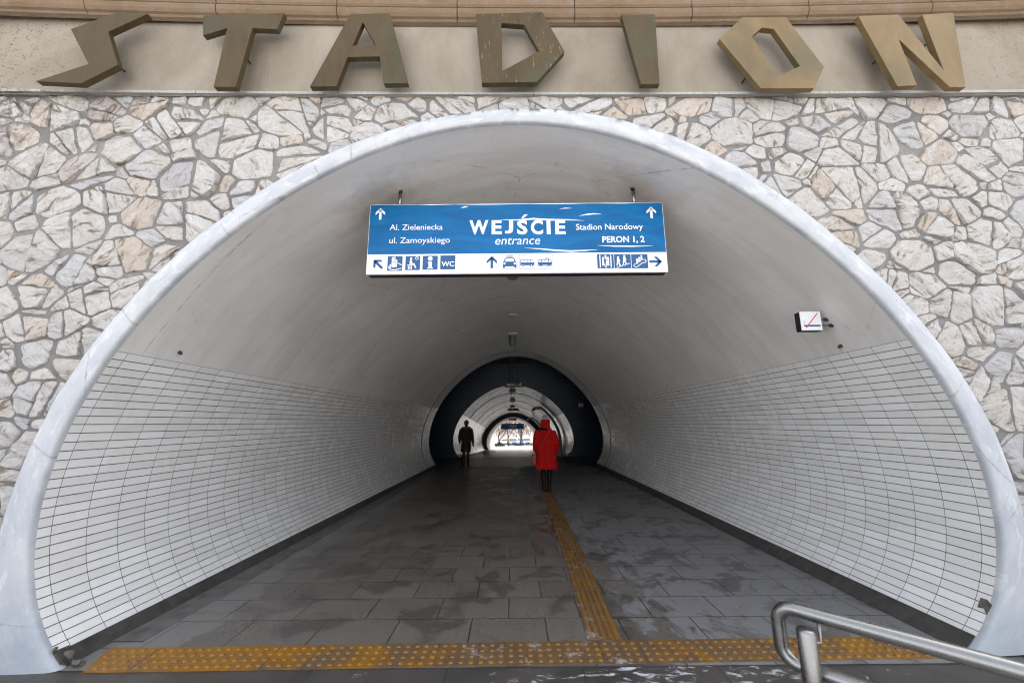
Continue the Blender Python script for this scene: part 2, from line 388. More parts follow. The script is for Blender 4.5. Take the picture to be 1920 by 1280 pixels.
    c = t.mix(t.math('MULTIPLY', cr, .8), c, (.6, .6, .6))
    c = t.mix(j, c, (.024, .021, .019))
    h = t.math('SUBTRACT', t.math('MULTIPLY', gr, .25), j)
    rg = t.mix(film, t.mix(wet, (.42,)*3, (.28,)*3), (.6,)*3)
    return t.out(c, rg, t.bump(h, .4, .003))
def mat_landing():
    t = NT('landing_granite', .55)
    gr = t.noise(t.obj, 170, 3, .7)
    c = t.mix(t.ramp(t.noise(t.obj, 2.6, 6, .6, .5), (.36, 0.0), (.62, 1.0)), (.035, .03, .027), (.07, .06, .052))
    c = t.mix(t.ramp(gr, (.52, 0.0), (.68, .7)), c, (.19, .18, .165))
    c = t.mix(t.ramp(gr, (.34, .7), (.46, 0.0)), c, (.018, .016, .015))
    sn = t.noise(t.scale(t.obj, (1, 2.4, 1), rot=(0, 0, .5)), 5.5, 8, .72, .6)
    x, y, z = t.xyz(t.obj)
    sn = t.math('ADD', sn, t.math('MINIMUM', t.math('MULTIPLY_ADD', t.math('ABSOLUTE', t.math('SUBTRACT', x, .95)), -.07, .05), .1))
    c = t.mix(t.math('MULTIPLY', t.ramp(sn, (.56, 0.0), (.63, .9)), t.ramp(y, (0, 0.0), (1, 1.0))), c, (.62, .63, .66))
    j = t.math('LESS_THAN', t.math('ABSOLUTE', t.math('SUBTRACT', t.math('FRACT', t.math('DIVIDE', t.math('ADD', x, t.math('MULTIPLY', y, .0)), .9)), .5)), .004)
    c = t.mix(j, c, (.015, .014, .013))
    return t.out(c, t.ramp(gr, (.3, .35), (.7, .6)), t.bump(t.math('ADD', gr, t.ramp(sn, (.6, 0.0), (.66, 1.0))), .4, .004))
def mat_tactile():
    t = NT('yellow_paving', .45)
    a = t.noise(t.obj, 6, 7, .65, .4); gr = t.noise(t.obj, 120, 4, .7)
    c = t.mix(t.ramp(a, (.3, 0.0), (.7, 1.0)), (.215, .090, .005), (.31, .145, .009))
    x, y, z = t.xyz(t.obj)
    worn = t.math('ADD', t.noise(t.obj, 4.2, 8, .7, .6), t.math('MAXIMUM', t.math('MULTIPLY_ADD', t.math('ABSOLUTE', t.math('SUBTRACT', x, .35)), -.10, .13), -.10))
    lowz = t.ramp(t.math('MULTIPLY_ADD', t.math('ADD', z, t.math('MULTIPLY', t.math('MAXIMUM', t.math('SUBTRACT', y, 3.3), 0.0), .0127)), 100.0, .0), (.42, 1.0), (.75, .35))
    dirt = t.math('MULTIPLY', t.ramp(worn, (.39, 0.0), (.56, .92)), lowz)
    c = t.mix(dirt, c, (.10, .075, .055))
    salt = t.math('MULTIPLY', t.ramp(t.math('ADD', worn, t.math('MULTIPLY', t.math('SUBTRACT', gr, .5), .25)), (.67, 0.0), (.74, .8)), lowz)
    c = t.mix(salt, c, (.42, .41, .42))
    c = t.mix(t.ramp(gr, (.3, .5), (.45, 0.0)), c, (.12, .06, .01))
    return t.out(c, t.ramp(a, (.3, .35), (.7, .55)), t.bump(gr, .25, .003))
def mat_band():
    t = NT('stained_plaster', .85, spec=.2)
    a = t.noise(t.scale(t.obj, (1, 1, .6)), 1.5, 7, .62, .5); f = t.noise(t.obj, 55, 6, .7)
    c = t.mix(t.ramp(a, (.3, 0.0), (.7, 1.0)), (.185, .155, .115), (.30, .262, .212))
    c = t.mix(t.ramp(t.noise(t.scale(t.obj, (7, 1, .8)), 1.5, 6, .65), (.6, 0.0), (.75, .4)), c, (.15, .12, .088))
    x, y, z = t.xyz(t.obj)
    side = t.math('ADD', t.math('MAXIMUM', t.math('MULTIPLY_ADD', x, -.55, -1.55), 0.0), t.math('MAXIMUM', t.math('MULTIPLY_ADD', x, .6, -2.3), 0.0))
    tw = t.noise(t.scale(t.obj, (1, 1, 1.2)), 22, 6, .7, 1.6)
    c = t.mix(t.math('MULTIPLY', t.math('MINIMUM', side, .95), t.ramp(tw, (.56, 0.0), (.63, 1.0))), c, (.08, .06, .04))
    c = t.mix(t.ramp(t.noise(t.obj, 30, 5, .6, .5), (.25, .6), (.3, 0.0)), c, (.13, .11, .09))
    cr = t.math('ADD', t.vor(t.scale(t.obj, (1, 1, .4)), 1.1, 'DISTANCE_TO_EDGE'), t.math('MULTIPLY', t.noise(t.obj, 12, 5), .03))
    c = t.mix(t.math('MULTIPLY', t.ramp(cr, (.014, 1.0), (.018, 0.0)), t.ramp(t.noise(t.obj, 1.1, 2), (.5, 0.0), (.6, .6))), c, (.27, .24, .2))
    return t.out(c, None, t.bump(t.math('ADD', f, a), .3, .008))
def mat_granite():
    t = NT('weathered_granite', .85, spec=.25)
    a = t.noise(t.scale(t.obj, (.8, 1, 1.6)), 2.0, 7, .65, .5); g = t.noise(t.obj, 140, 4, .75)
    c = t.mix(t.ramp(a, (.3, 0.0), (.7, 1.0)), (.135, .083, .042), (.20, .14, .09))
    c = t.mix(t.ramp(t.noise(t.obj, 6, 6, .65), (.5, 0.0), (.7, .7)), c, (.19, .155, .125))
    c = t.mix(t.ramp(g, (.34, .75), (.5, 0.0)), c, (.15, .11, .08))
    c = t.mix(t.ramp(g, (.55, 0.0), (.7, .5)), c, (.36, .31, .26))
    return t.out(c, None, t.bump(g, .5, .006))
def mat_ledge():
    t = NT('ledge_concrete', .85, spec=.25)
    a = t.noise(t.obj, 3, 6, .65); g = t.noise(t.scale(t.obj, (60, 20, 4)), 1.0, 4, .7)
    c = t.mix(t.ramp(a, (.3, 0.0), (.7, 1.0)), (.30, .29, .275), (.39, .38, .36))
    c = t.mix(t.ramp(g, (.3, .55), (.55, 0.0)), c, (.2, .185, .17))
    x, y, z = t.xyz(t.obj)
    side = t.math('MAXIMUM', t.math('MULTIPLY_ADD', x, -.5, -1.5), 0.0)
    c = t.mix(t.math('MULTIPLY', t.math('MINIMUM', side, 1.0), t.ramp(t.noise(t.obj, 14, 6, .7, .6), (.42, 0.0), (.56, .95))), c, (.075, .055, .04))
    return t.out(c, None, t.bump(g, .4, .006))
def mat_bronze(name, c0, c1, patina, rough, metal):
    t = NT(name, rough, metal, .25)
    a = t.noise(t.scale(t.obj, (1.6, 1, .5)), 2.6, 8, .68, .6); st = t.noise(t.scale(t.obj, (60, 60, 9)), 1.0, 3, .6); f = t.noise(t.obj, 60, 5, .65)
    c = t.mix(t.ramp(a, (.3, 0.0), (.7, 1.0)), c0, c1)
    c = t.mix(t.ramp(t.noise(t.obj, 1.5, 4, .5), (.48, 0.0), (.64, patina)), c, (.06, .082, .055))
    x, y, z = t.xyz(t.obj)
    mid = t.ramp(t.math('ABSOLUTE', x), (.0, 1.0), (.2, .9), (1.0, 0.0))
    c = t.mix(t.math('MULTIPLY', t.ramp(st, (.63, 0.0), (.68, .7)), mid), c, (.30, .25, .15))
    c = t.mix(t.ramp(f, (.28, .5), (.38, 0.0)), c, (.05, .042, .03))
    return t.out(c, t.ramp(a, (.3, rough-.08), (.7, rough+.1)), t.bump(f, .12, .003))
def mat_steel():
    t = NT('brushed_steel', .28, 1.0)
    a = t.noise(t.scale(t.obj, (4, 4, 4)), 8, 4)
    c = t.mix(a, (.22, .217, .213), (.29, .286, .28))
    return t.out(c, t.ramp(a, (.3, .22), (.7, .36)))
def mat_panels():
    t = NT('dark_blue_panels', .35, spec=.4)
    x, y, z = t.xyz(t.obj)
    du = t.math('ABSOLUTE', t.math('SUBTRACT', t.math('FRACT', t.math('DIVIDE', t.math('ADD', x, y), 2.2)), .5)); dv = t.math('ABSOLUTE', t.math('SUBTRACT', t.math('FRACT', t.math('DIVIDE', z, .52)), .5))
    j = t.math('MAXIMUM', t.math('GREATER_THAN', du, .494), t.math('GREATER_THAN', dv, .475))
    n = t.noise(t.obj, 3, 4)
    c = t.mix(n, (.006, .023, .046), (.010, .038, .072))
    return t.out(t.mix(j, c, (.002, .002, .003)), t.ramp(n, (.3, .3), (.7, .45)))
def mat_cloth(name, col, rough=.85):
    t = NT(name, rough, spec=.25)
    n = t.noise(t.obj, 9, 5, .6, .5); f = t.noise(t.obj, 300, 2)
    c = t.mix(t.ramp(n, (.3, 0.0), (.7, 1.0)), tuple(v*.8 for v in col), tuple(min(1, v*1.15) for v in col))
    return t.out(c, None, t.bump(t.math('ADD', n, t.math('MULTIPLY', f, .1)), .35, .02))
def mat_film():
    t = NT('blue_sign_film', .4, spec=.25)
    n = t.noise(t.scale(t.obj, (1.2, 1, 5)), 1.6, 5, .55, .8); g = t.noise(t.obj, 1.0, 2)
    c = t.mix(t.ramp(n, (.3, 0.0), (.7, 1.0)), (.0012, .092, .255), (.0016, .135, .355))
    return t.out(c, None, t.bump(n, .35, .02))
def mat_ground():
    t = NT('asphalt_far', .9)
    n = t.noise(t.obj, .25, 6, .6)
    return t.out(t.mix(t.ramp(n, (.4, 0.0), (.62, 1.0)), (.10, .095, .09), (.30, .295, .29)), None, t.bump(t.noise(t.obj, 8, 5), .3, .05))
def mat_bounce():
    t = NT('pale_bounce_sheet', .8)
    n = t.noise(t.obj, .3, 6, .6)
    return t.out(t.mix(t.ramp(n, (.35, 0.0), (.65, 1.0)), (.52, .51, .50), (.70, .70, .70)))
def mat_plaza():
    t = NT('pale_plaza', .9)
    n = t.noise(t.obj, .4, 6, .6)
    return t.out(t.mix(t.ramp(n, (.35, 0.0), (.65, 1.0)), (.24, .235, .23), (.34, .335, .33)))

M = dict(stone=mat_stone(), mortar=mat_mortar(), rim=mat_rim(), vault=mat_vault(), vaultold=mat_vault_old(), tile=mat_tile(), floor=mat_floor(), landing=mat_landing(),
         tactile=mat_tactile(), band=mat_band(), granite=mat_granite(), ledge=mat_ledge(), steel=mat_steel(), panels=mat_panels(), film=mat_film(),
         bronze=mat_bronze('weathered_bronze', (.050, .034, .016), (.095, .068, .034), .5, .58, .25),
         bronze_glow=mat_bronze('bronze_sky_glow', (.150, .098, .042), (.235, .165, .085), .5, .45, .4),  # O and N: the bronze again, with sky and sun reflection painted paler
         ground=mat_ground(), plaza=mat_plaza(), bounce=mat_bounce(),
         white=plain('white_enamel', (.78, .78, .80), .35, var=.05, sc=6), blueink=plain('blue_vinyl', (.004, .075, .215), .35, var=.08, sc=12),
         black=plain('black_plastic', (.012, .012, .014), .4), dark=plain('dark_metal', (.03, .03, .033), .45, .3), red=plain('red_vinyl', (.6, .02, .03), .4, var=.06),
         greyink=plain('grey_vinyl', (.3, .31, .34), .5), skirt=plain('dark_skirting', (.055, .050, .047), .6, var=.35, sc=9, bump=.4),
         lampgrey=plain('lamp_housing', (.20, .205, .22), .4, var=.1), lampwhite=plain('lamp_diffuser', (.72, .72, .74), .3, var=.05),
         beige=plain('beige_plastic', (.50, .45, .37), .5, var=.08), rough=plain('broken_concrete', (.105, .092, .08), .95, var=.5, sc=18, bump=1.0),
         coat_red=mat_cloth('red_wool', (.47, .005, .004)), coat_dark=mat_cloth('dark_brown_cloth', (.03, .022, .02)), fur=mat_cloth('brown_fur', (.09, .065, .045)),
         legs=mat_cloth('black_leggings', (.005, .005, .006), .8), boots=plain('black_leather', (.004, .004, .0045), .5, spec=.2), hatred=mat_cloth('dark_red_knit', (.22, .02, .035)),
         hatgrey=mat_cloth('grey_knit', (.36, .38, .42)), skin=plain('skin', (.5, .32, .24), .5, var=.06), bagred=plain('dark_red_leather', (.28, .008, .008), .4),
         glass=plain('dark_glass', (.02, .028, .035), .08, spec=.7), tyre=plain('tyre_rubber', (.015, .015, .015), .8), rimgrey=plain('wheel_alloy', (.4, .4, .42), .35, .8),
         bark=plain('bare_bark', (.045, .032, .025), .9, var=.35, sc=6), twig=plain('winter_twigs', (.22, .14, .115), .9, var=.35, sc=.4),
         yellow=mat_cloth('yellow_jacket', (.35, .24, .03)), exitwall=plain('pale_exit_plaster', (.62, .61, .60), .6, var=.1, sc=3, bump=.2))

# ------------------------------------------------------------------ the arch profile
INNER = [(90.6,900),(77.8,959),(70.4,1004),(66.8,1048.5),(66.8,1078),(69.8,1125.7),(74.2,1155),(86,1191),(102,1221),(134,1258),(275,592),(220,659),(194,698),(159,748),(134,792),(109,851),(700,288),(590.6,336.7),(489,407),(403,469.5),(336.7,528),(793.75,262.5),(887.5,241.6),(968.75,235),
 (1043.75,239),(1153,257.8),(1231,284),(1300,314),(1328,332.8),(1421.9,387.5),(1500,438.3),(1586,508.6),(1644.5,567),(1701,637.5),(1740,695),(1777.5,742),(1805.6,795),(1824.4,838.75),(1840,885),(1855.6,936),(1865,983),(1867,1030),(1865,1073.75),(1858.75,1120.6),(1852.5,1152),(1840,1177),(1818,1208)]
OUTER = [(25,900),(15,938),(3,983),(-22,1100),(-36,1275),(283,520),(215.6,589),(162.5,664),(122,720),(103,745),(78,786),(62.5,817),(41,864),(22,917),(700,253),(579,303.5),(504.7,348),(450,381.6),(395,419),(321,481),(274,536),(200,606),(794,228),(887.5,208.75),(965.6,202),(1031,203.75),(1106,211),(1169,224),(1250,250),(1300,269),
 (1343.75,290),(1387,317),(1453,354),(1531,411),(1613,479),(1683.6,543.75),(1746,625.8),(1654,520),(1690,560.6),(1740,616.9),(1783.75,673),(1821,726),(1855.6,782.5),(1877.5,826),(1893,870),(1908.75,916.9),(1920,967.5),(1938,1080),(1944,1225)]
XC, ZC = .065, H
def polar_fit(pts, off, deg):
    P = [FP(px, py, off) for px, py in pts]
    th = np.array([math.atan2(p.x-XC, p.z-ZC) for p in P]); r = np.array([math.hypot(p.x-XC, p.z-ZC) for p in P])
    return np.polyfit(th, r, deg), th.min(), th.max()
KI, tmin, tmax = polar_fit(INNER, 0.0, 10)
KO, omin, omax = polar_fit(OUTER, 0.06, 10)
def prof(K, th): r = float(np.polyval(K, th)); return XC + r*math.sin(th), ZC + r*math.cos(th)
def foot(K, side, z):                        # angle at which the profile reaches height z near the ground
    a, b = side*1.7, side*2.25
    for _ in range(40):
        m = (a+b)/2
        if prof(K, m)[1] > z: a = m
        else: b = m
    return (a+b)/2
TB0, TB1 = foot(KI, -1, .0), foot(KI, 1, .0)
NP = 180
TH = np.linspace(TB0, TB1, NP+1)
PROF = [prof(KI, t) for t in TH]             # left foot -> crown -> right foot, at the mouth
def th_z(side, z):
    a, b = side*.5, side*2.0
    for _ in range(40):
        m = (a+b)/2
        if prof(KI, m)[1] > z: a = m
        else: b = m
    return (a+b)/2
def arc_pts(t0, t1, n): return [prof(KI, t) for t in np.linspace(t0, t1, n)]

# ------------------------------------------------------------------ ground
ground = MB()
ys = [47.9, 60, 85, 120, 160, 400, 3000]
ground.grid([[(x, y, fz(y)-.004) for x in (-1500, -40, 0, 40, 1500)] for y in ys])
tag(ground.build('ground', M['ground']), kind='structure')
pl = MB(); pl.grid([[(x, y, -.012) for x in (-60, -10, 0, 10, 60)] for y in (-4.5, 0, 2.2, 3.6)])
tag(pl.build('plaza', M['plaza']), kind='structure')
sn = MB(); sn.grid([[(x, y, -.012) for x in (-60, -10, 0, 10, 60)] for y in (-90, -40, -10, -4.5)])
tag(sn.build('bounce_ground', M['bounce']), kind='structure')  # unseen ground, made pale as snow to bounce light into the vault
ln = MB(); ln.box((-5.5, 1.2, -.3), (5.5, 3.02, -.006)); tag(ln.build('landing', M['landing']), kind='structure')
fl = MB()
ys = [3.02, 3.3, 4, 5, 6, 8, 10, 12, 14, 15.7]
fl.grid([[(x, y, fz(y)) for x in np.linspace(-3.6, 3.8, 9)] for y in ys])
tag(fl.build('tunnel_floor', M['floor']), kind='structure')
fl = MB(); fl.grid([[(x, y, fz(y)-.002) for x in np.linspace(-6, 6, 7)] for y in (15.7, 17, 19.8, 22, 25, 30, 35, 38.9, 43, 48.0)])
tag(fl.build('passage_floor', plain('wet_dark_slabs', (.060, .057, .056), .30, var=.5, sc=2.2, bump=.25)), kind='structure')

# ------------------------------------------------------------------ station facade
ST = empty('stone_facade', (0, wall_y(0), 0), 'curved rubble stone station facade with a granite cornice above the tunnel arch', 'building')
ZL0 = FP(960, 182).z; ZL1 = FP(960, 172, .07).z; ZC0 = FP(960, 43, .02).z
# mortar backing with the arch cut out
TO = np.linspace(omin, omax, 97)
RO = [prof(KO, t) for t in TO]
def ringwall(mb, loop, ya, yb, rect, yf=None):
    """wall sheet from a profile loop (open at the ground) out to a rectangle; ya(x) its front plane"""
    x0, x1, z0, z1 = rect; A, B = [], []
    n = len(loop)
    for i, (x, z) in enumerate(loop):
        t = i/(n-1)
        # walk round the rectangle: left foot, up, across, down
        per = (z1-z0, x1-x0, z1-z0); L = sum(per); d = t*L
        if d < per[0]: q = (x0, z0+d)
        elif d < per[0]+per[1]: q = (x0+d-per[0], z1)
        else: q = (x1, z1-(d-per[0]-per[1]))
        A.append((x, z)); B.append(q)
    rows = []
    for s in (0, .04, .3, 1.0):
        rows.append([(a[0]+(b[0]-a[0])*s, ya(a[0]+(b[0]-a[0])*s), a[1]+(b[1]-a[1])*s) for a, b in zip(A, B)])
    mb.grid(rows)
    return mb
core = [(x*.995, (z-H)*.995+H) for x, z in RO]
back = ringwall(MB(), core, lambda x: wall_y(x, .004), None, (-15, 15, -.3, 5.6))
back.build('mortar_backing', M['mortar'], ST)

# rubble stones: power-diagram cells, each with a split face of its own
rng = random.Random(11); npr = np.random.default_rng(5)
SXX = 1.32
X0, X1, Z0, Z1 = -8.6, 8.6, -.15, ZL0-.012
RT = np.array([math.atan2(x-XC, z-ZC) for x, z in RO]); RR = np.array([math.hypot(x-XC, z-ZC) for x, z in RO])
def rim_r(x, z): return float(np.interp(math.atan2(x-XC, z-ZC), RT, RR))
seeds = []
tries = 0
while tries < 44000:
    tries += 1
    x, z = rng.uniform(X0, X1), rng.uniform(Z0, Z1)
    d = math.hypot(x-XC, z-ZC); 
    if d < rim_r(x, z)+.03: continue
    late = tries/44000
    r = rng.uniform(.13, .23) if late < .3 else (rng.uniform(.08, .14) if late < .65 else rng.uniform(.045, .075))
    ok = True
    for (sx, sz, sr) in seeds:
        dx, dz = (x-sx)/SXX, z-sz
        if dx*dx+dz*dz < (.72*(r+sr))**2: ok = False; break
    if ok: seeds.append((x, z, r))
SA = np.array(seeds); Q = np.stack([SA[:, 0]/SXX, SA[:, 1]], 1); W = SA[:, 2]**2
def clip(poly, nx, nz, c):
    out = []
    m = len(poly)
    for i in range(m):
        a, b = poly[i], poly[(i+1) % m]
        da, db = a[0]*nx+a[1]*nz-c, b[0]*nx+b[1]*nz-c
        if da <= 0: out.append(a)
        if (da < 0 < db) or (db < 0 < da):
            t = da/(da-db); out.append((a[0]+(b[0]-a[0])*t, a[1]+(b[1]-a[1])*t))
    return out
def area2(P): return .5*abs(sum(P[i][0]*P[(i+1) % len(P)][1]-P[(i+1) % len(P)][0]*P[i][1] for i in range(len(P))))
cells = []
def crack(poly, depth=0):
    """break a cell along random lines into angular pieces"""
    A = area2(poly)
    if A < .044 or depth > 3 or (A < .10 and rng.random() < .45): cells.append(poly); return
    cx0, cz0 = sum(p[0] for p in poly)/len(poly), sum(p[1] for p in poly)/len(poly)
    w0 = max(p[0] for p in poly)-min(p[0] for p in poly); h0_ = max(p[1] for p in poly)-min(p[1] for p in poly)
    a_ = (0 if w0 > h0_*1.15 else math.pi/2)+rng.gauss(0, .42); nx, nz = math.cos(a_), math.sin(a_)
    c = nx*(cx0+rng.uniform(-.16, .16)*w0)+nz*(cz0+rng.uniform(-.16, .16)*h0_); g = rng.choice((.004, .006, .008, .013))
    for s in (1, -1):
        q_ = clip(poly, nx*s, nz*s, c*s-g)
        if len(q_) > 2: crack(q_, depth+1)
for i in range(len(SA)):
    q, wi, ri = Q[i], W[i], SA[i, 2]
    k = 11; a0 = rng.random()*6.28
    poly = [(q[0]+ri*(2.5+.6*rng.random())*math.cos(a0+6.283*j/k), q[1]+ri*(2.5+.6*rng.random())*math.sin(a0+6.283*j/k)) for j in range(k)]
    gap = rng.choice((.003, .005, .006, .009, .014))*rng.uniform(.8, 1.2)
    d2 = ((Q-q)**2).sum(1)
    for j in np.argsort(d2)[1:28]:
        dv = Q[j]-q; L = math.sqrt(d2[j]); nx, nz = dv/L
        c = (d2[j]+wi-W[j])/(2*L)
        poly = clip(poly, nx, nz, nx*q[0]+nz*q[1]+c-gap)
        if len(poly) < 3: break
    if len(poly) < 3: continue
    crack([(x*SXX, z) for x, z in poly])
stones = MB()
for poly in cells:
    if rng.random() < .45:                         # a broken corner
        cx0, cz0 = sum(p[0] for p in poly)/len(poly), sum(p[1] for p in poly)/len(poly)
        a_ = rng.uniform(0, 6.283); nx, nz = math.cos(a_), math.sin(a_)
        far = max((p[0]-cx0)*nx+(p[1]-cz0)*nz for p in poly)
        pc = clip(poly, nx, nz, nx*cx0+nz*cz0+far*rng.uniform(.72, .92))
        if len(pc) > 2: poly = pc
    # keep clear of the arch rim, the ledge and the ground
    x, z = sum(p[0] for p in poly)/len(poly), sum(p[1] for p in poly)/len(poly); th = math.atan2(x-XC, z-ZC)
    for dth in (-.07, 0, .07):
        p0, p1 = [(XC+float(np.interp(th+dth+e, RT, RR))*math.sin(th+dth+e), ZC+float(np.interp(th+dth+e, RT, RR))*math.cos(th+dth+e)) for e in (-.02, .02)]
        tx, tz = p1[0]-p0[0], p1[1]-p0[1]; L = math.hypot(tx, tz)
        if L < 1e-6: continue
        nx, nz = tz/L, -tx/L                  # towards the arch centre?
        if nx*(XC-p0[0])+nz*(ZC-p0[1]) < 0: nx, nz = -nx, -nz
        poly = clip(poly, nx, nz, nx*p0[0]+nz*p0[1]-.002)
        if len(poly) < 3: break
    if len(poly) < 3: continue
    poly = clip(poly, 0, 1, Z1); poly = clip(poly, 0, -1, .1) if len(poly) > 2 else poly
    if len(poly) < 3: continue
    P = np.array(poly); 
    ar = .5*abs(np.dot(P[:, 0], np.roll(P[:, 1], 1))-np.dot(P[:, 1], np.roll(P[:, 0], 1)))
    if ar < .0022: continue
    for _ in range(2):                        # soften corners
        nxt = np.roll(P, -1, 0); cut = .045 if _ == 0 else .2
        P = np.stack([P*(1-cut)+nxt*cut, P*cut+nxt*(1-cut)], 1).reshape(-1, 2)
    seg = np.linalg.norm(np.roll(P, -1, 0)-P, axis=1); cum = np.concatenate([[0], np.cumsum(seg)]); per = cum[-1]
    nb = int(max(22, min(56, per/.021)))
    tt = np.linspace(0, per, nb, endpoint=False); PP = np.vstack([P, P[:1]])
    B = np.stack([np.interp(tt, cum, PP[:, 0]), np.interp(tt, cum, PP[:, 1])], 1)
    cen = B.mean(0)
    sd = Vector((rng.uniform(0, 90), rng.uniform(0, 90), rng.uniform(0, 90)))
    for b_ in range(nb):
        nv = mnoise.noise(Vector((B[b_, 0]*11, B[b_, 1]*11, 0))+sd)*.015+mnoise.noise(Vector((B[b_, 0]*34, B[b_, 1]*34, 0))+sd)*.007
        dirv = cen-B[b_]; L = np.linalg.norm(dirv)
        B[b_] += dirv/L*max(nv, -.004)
    size = math.sqrt(ar)
    h0 = min(.042, .016+.08*size*rng.uniform(.5, 1.0))
    planes = [(rng.uniform(-.22, .22), rng.uniform(-.26, .16), h0*rng.uniform(.85, 1.5)) for _ in range(5)]
    fracs = [1.0, .992, .965, .89, .75, .57, .38, .2]; prof_h = [-.02, .55, .85, .97, 1, 1, 1, 1]
    aa_ = rng.uniform(-.7, .7); ca_, sa_ = math.cos(aa_), math.sin(aa_)
    base = len(stones.v)
    for fr, ph in zip(fracs, prof_h):
        for b_ in range(nb):
            x, z = cen+(B[b_]-cen)*fr; rx, rz = x-cen[0], z-cen[1]
            hh = min(p[2]+p[0]*rx+p[1]*rz for p in planes)
            v3 = Vector((x*1.0, z*1.0, 0))+sd
            hh += mnoise.fractal(v3*9, .9, 2.1, 3)*.012 + abs(mnoise.noise(Vector((x*6*ca_+z*6*sa_, z*17*ca_-x*17*sa_, 3))+sd))*-.026 + mnoise.noise(v3*46)*.0045
            hh = max(hh, .006)*ph if ph > 0 else -.02
            stones.v.append((x, wall_y(x, .004+hh), z))
    for a in range(len(fracs)-1):
        for b_ in range(nb):
            b2 = (b_+1) % nb
            stones.face((base+a*nb+b_, base+a*nb+b2, base+(a+1)*nb+b2, base+(a+1)*nb+b_))
    last = base+(len(fracs)-1)*nb
    stones.v.append((cen[0], wall_y(cen[0], .004+min(p[2] for p in planes)), cen[1])); ci = len(stones.v)-1
    for b_ in range(nb): stones.face((last+b_, last+(b_+1) % nb, ci))
so = stones.build('rubble_stones', M['stone'], ST, smooth=True)
try: so.data.set_sharp_from_angle(angle=R(38))
except Exception: pass

# painted concrete rim round the arch
rim = MB(); rows, uvs = [], []
tf0, tf1 = TB0, TB1
of0, of1 = omin, omax
NT_ = 200
sect = [(.015, -.03), (0.0, .003), (0.0, .028), (.025, .045), (.10, .054), (.35, .062), (.65, .066), (.90, .064), (.98, .054), (1.0, .03), (1.0, -.02)]
for i in range(NT_+1):
    s = i/NT_; ti, to = tf0+(tf1-tf0)*s, of0+(of1-of0)*s
    a, b = prof(KI, ti), prof(KO, to); row, uv = [], []
    wob = mnoise.noise(Vector((s*40, 0, 7)))*.008
    for k, off in sect:
        kk = k+wob*5*k if k > .5 else k
        x, z = a[0]+(b[0]-a[0])*kk, a[1]+(b[1]-a[1])*kk
        off2 = off+mnoise.noise(Vector((x*4, z*4, 1)))*.006*min(1, k*4) if k > 0 else off
        row.append((x, wall_y(x, off2), max(z, -.02))); uv.append((s*12, k))
    rows.append(row); uvs.append(uv)
rim.grid(rows, uvs)
rm = rim.build('arch_rim', M['rim'], ST, smooth=True)
# crumbled foot of the rim on the left, where the first tiles are gone
br = MB()
for k in range(16):
    t = rng.random(); px, py = 78+t*78+rng.uniform(-8, 8), 1212+t*38+rng.uniform(-12, 8)
    p = FP(px, py, rng.uniform(-.03, .03)); s_ = rng.uniform(.012, .028)
    br.ball((p.x, p.y, max(p.z, .01)), (s_, s_*.8, s_*.9), 8, 6)
bo = remeshed(br, 'crumbled_base', M['rough'], ST, .012, 1)
for v in bo.data.vertices: v.co += Vector([mnoise.noise(v.co*28+Vector((k*9, 0, 0)))*.012 for k in range(3)])

# ledge, plastered band, cornice
def sag(x): return x*x/(2*118.0)
def sagb(x): return x*x/(2*300.0)
def ledge_joint(xs, mb, prof_pts, yfun, gap=.004, sub=6):
    for a, b in zip(xs[:-1], xs[1:]):
        rows = []
        for x in np.linspace(a+gap, b-gap, sub): rows.append([(x, yfun(x, o), z) for o, z in prof_pts])
        n = len(mb.v); mb.grid(rows)
        m = len(prof_pts)
        mb.face([n+i for i in range(m)]); mb.face([n+(sub-1)*m+i for i in range(m)][::-1])
lx = [-15, -9, -5.2]+[FP(p, 176).x for p in (100, 377, 611, 850, 1000, 1087, 1318, 1545, 1780)]+[5.4, 9, 15]
le = MB(); ledge_joint(lx, le, [(-.1, ZL0-.004), (.030, ZL0-.004), (.040, ZL0+.001), (.044, ZL0+.010), (.044, ZL1-.006), (.038, ZL1), (-.1, ZL1+.006)], lambda x, o: wall_y(x, o)-sagb(x)*(o > 0))
le.build('ledge', M['ledge'], ST)
bd = MB(); bd.grid([[(x, wall_y(x, .012)-sagb(x), z) for x in np.linspace(-15, 15, 41)] for z in np.linspace(ZL1-.01, ZC0+.06, 8)])
bd.build('plastered_band', M['band'], ST)
cx_ = [-15, -11, -8, -6.2]+[FP(p, 30, .06).x for p in (-60, 170, 408, 632, 857, 1078, 1297, 1512, 1735, 1960)]+[6.4, 8, 11, 15]
co = MB(); ledge_joint(cx_, co, [(-.1, ZC0), (.022, ZC0), (.027, ZC0+.010), (.030, ZC0+.02), (.05, ZC0+.028), (.066, ZC0+.055), (.072, ZC0+.085), (.073, ZC0+.098), (.050, ZC0+.104), (.050, ZC0+.114), (.066, ZC0+.119), (.070, ZC0+.127), (.076, ZC0+.135), (.08, ZC0+.9), (-.1, ZC0+.9)], lambda x, o: wall_y(x, o)-sag(x), gap=.004)
co.build('cornice', M['granite'], ST)
uw = MB(); uw.grid([[(x, wall_y(x, .02)-sag(x), z) for x in np.linspace(-15, 15, 31)] for z in (ZC0+.03, ZC0+.5, 5.2, 5.6)])
uw.build('upper_wall', M['granite'], ST)

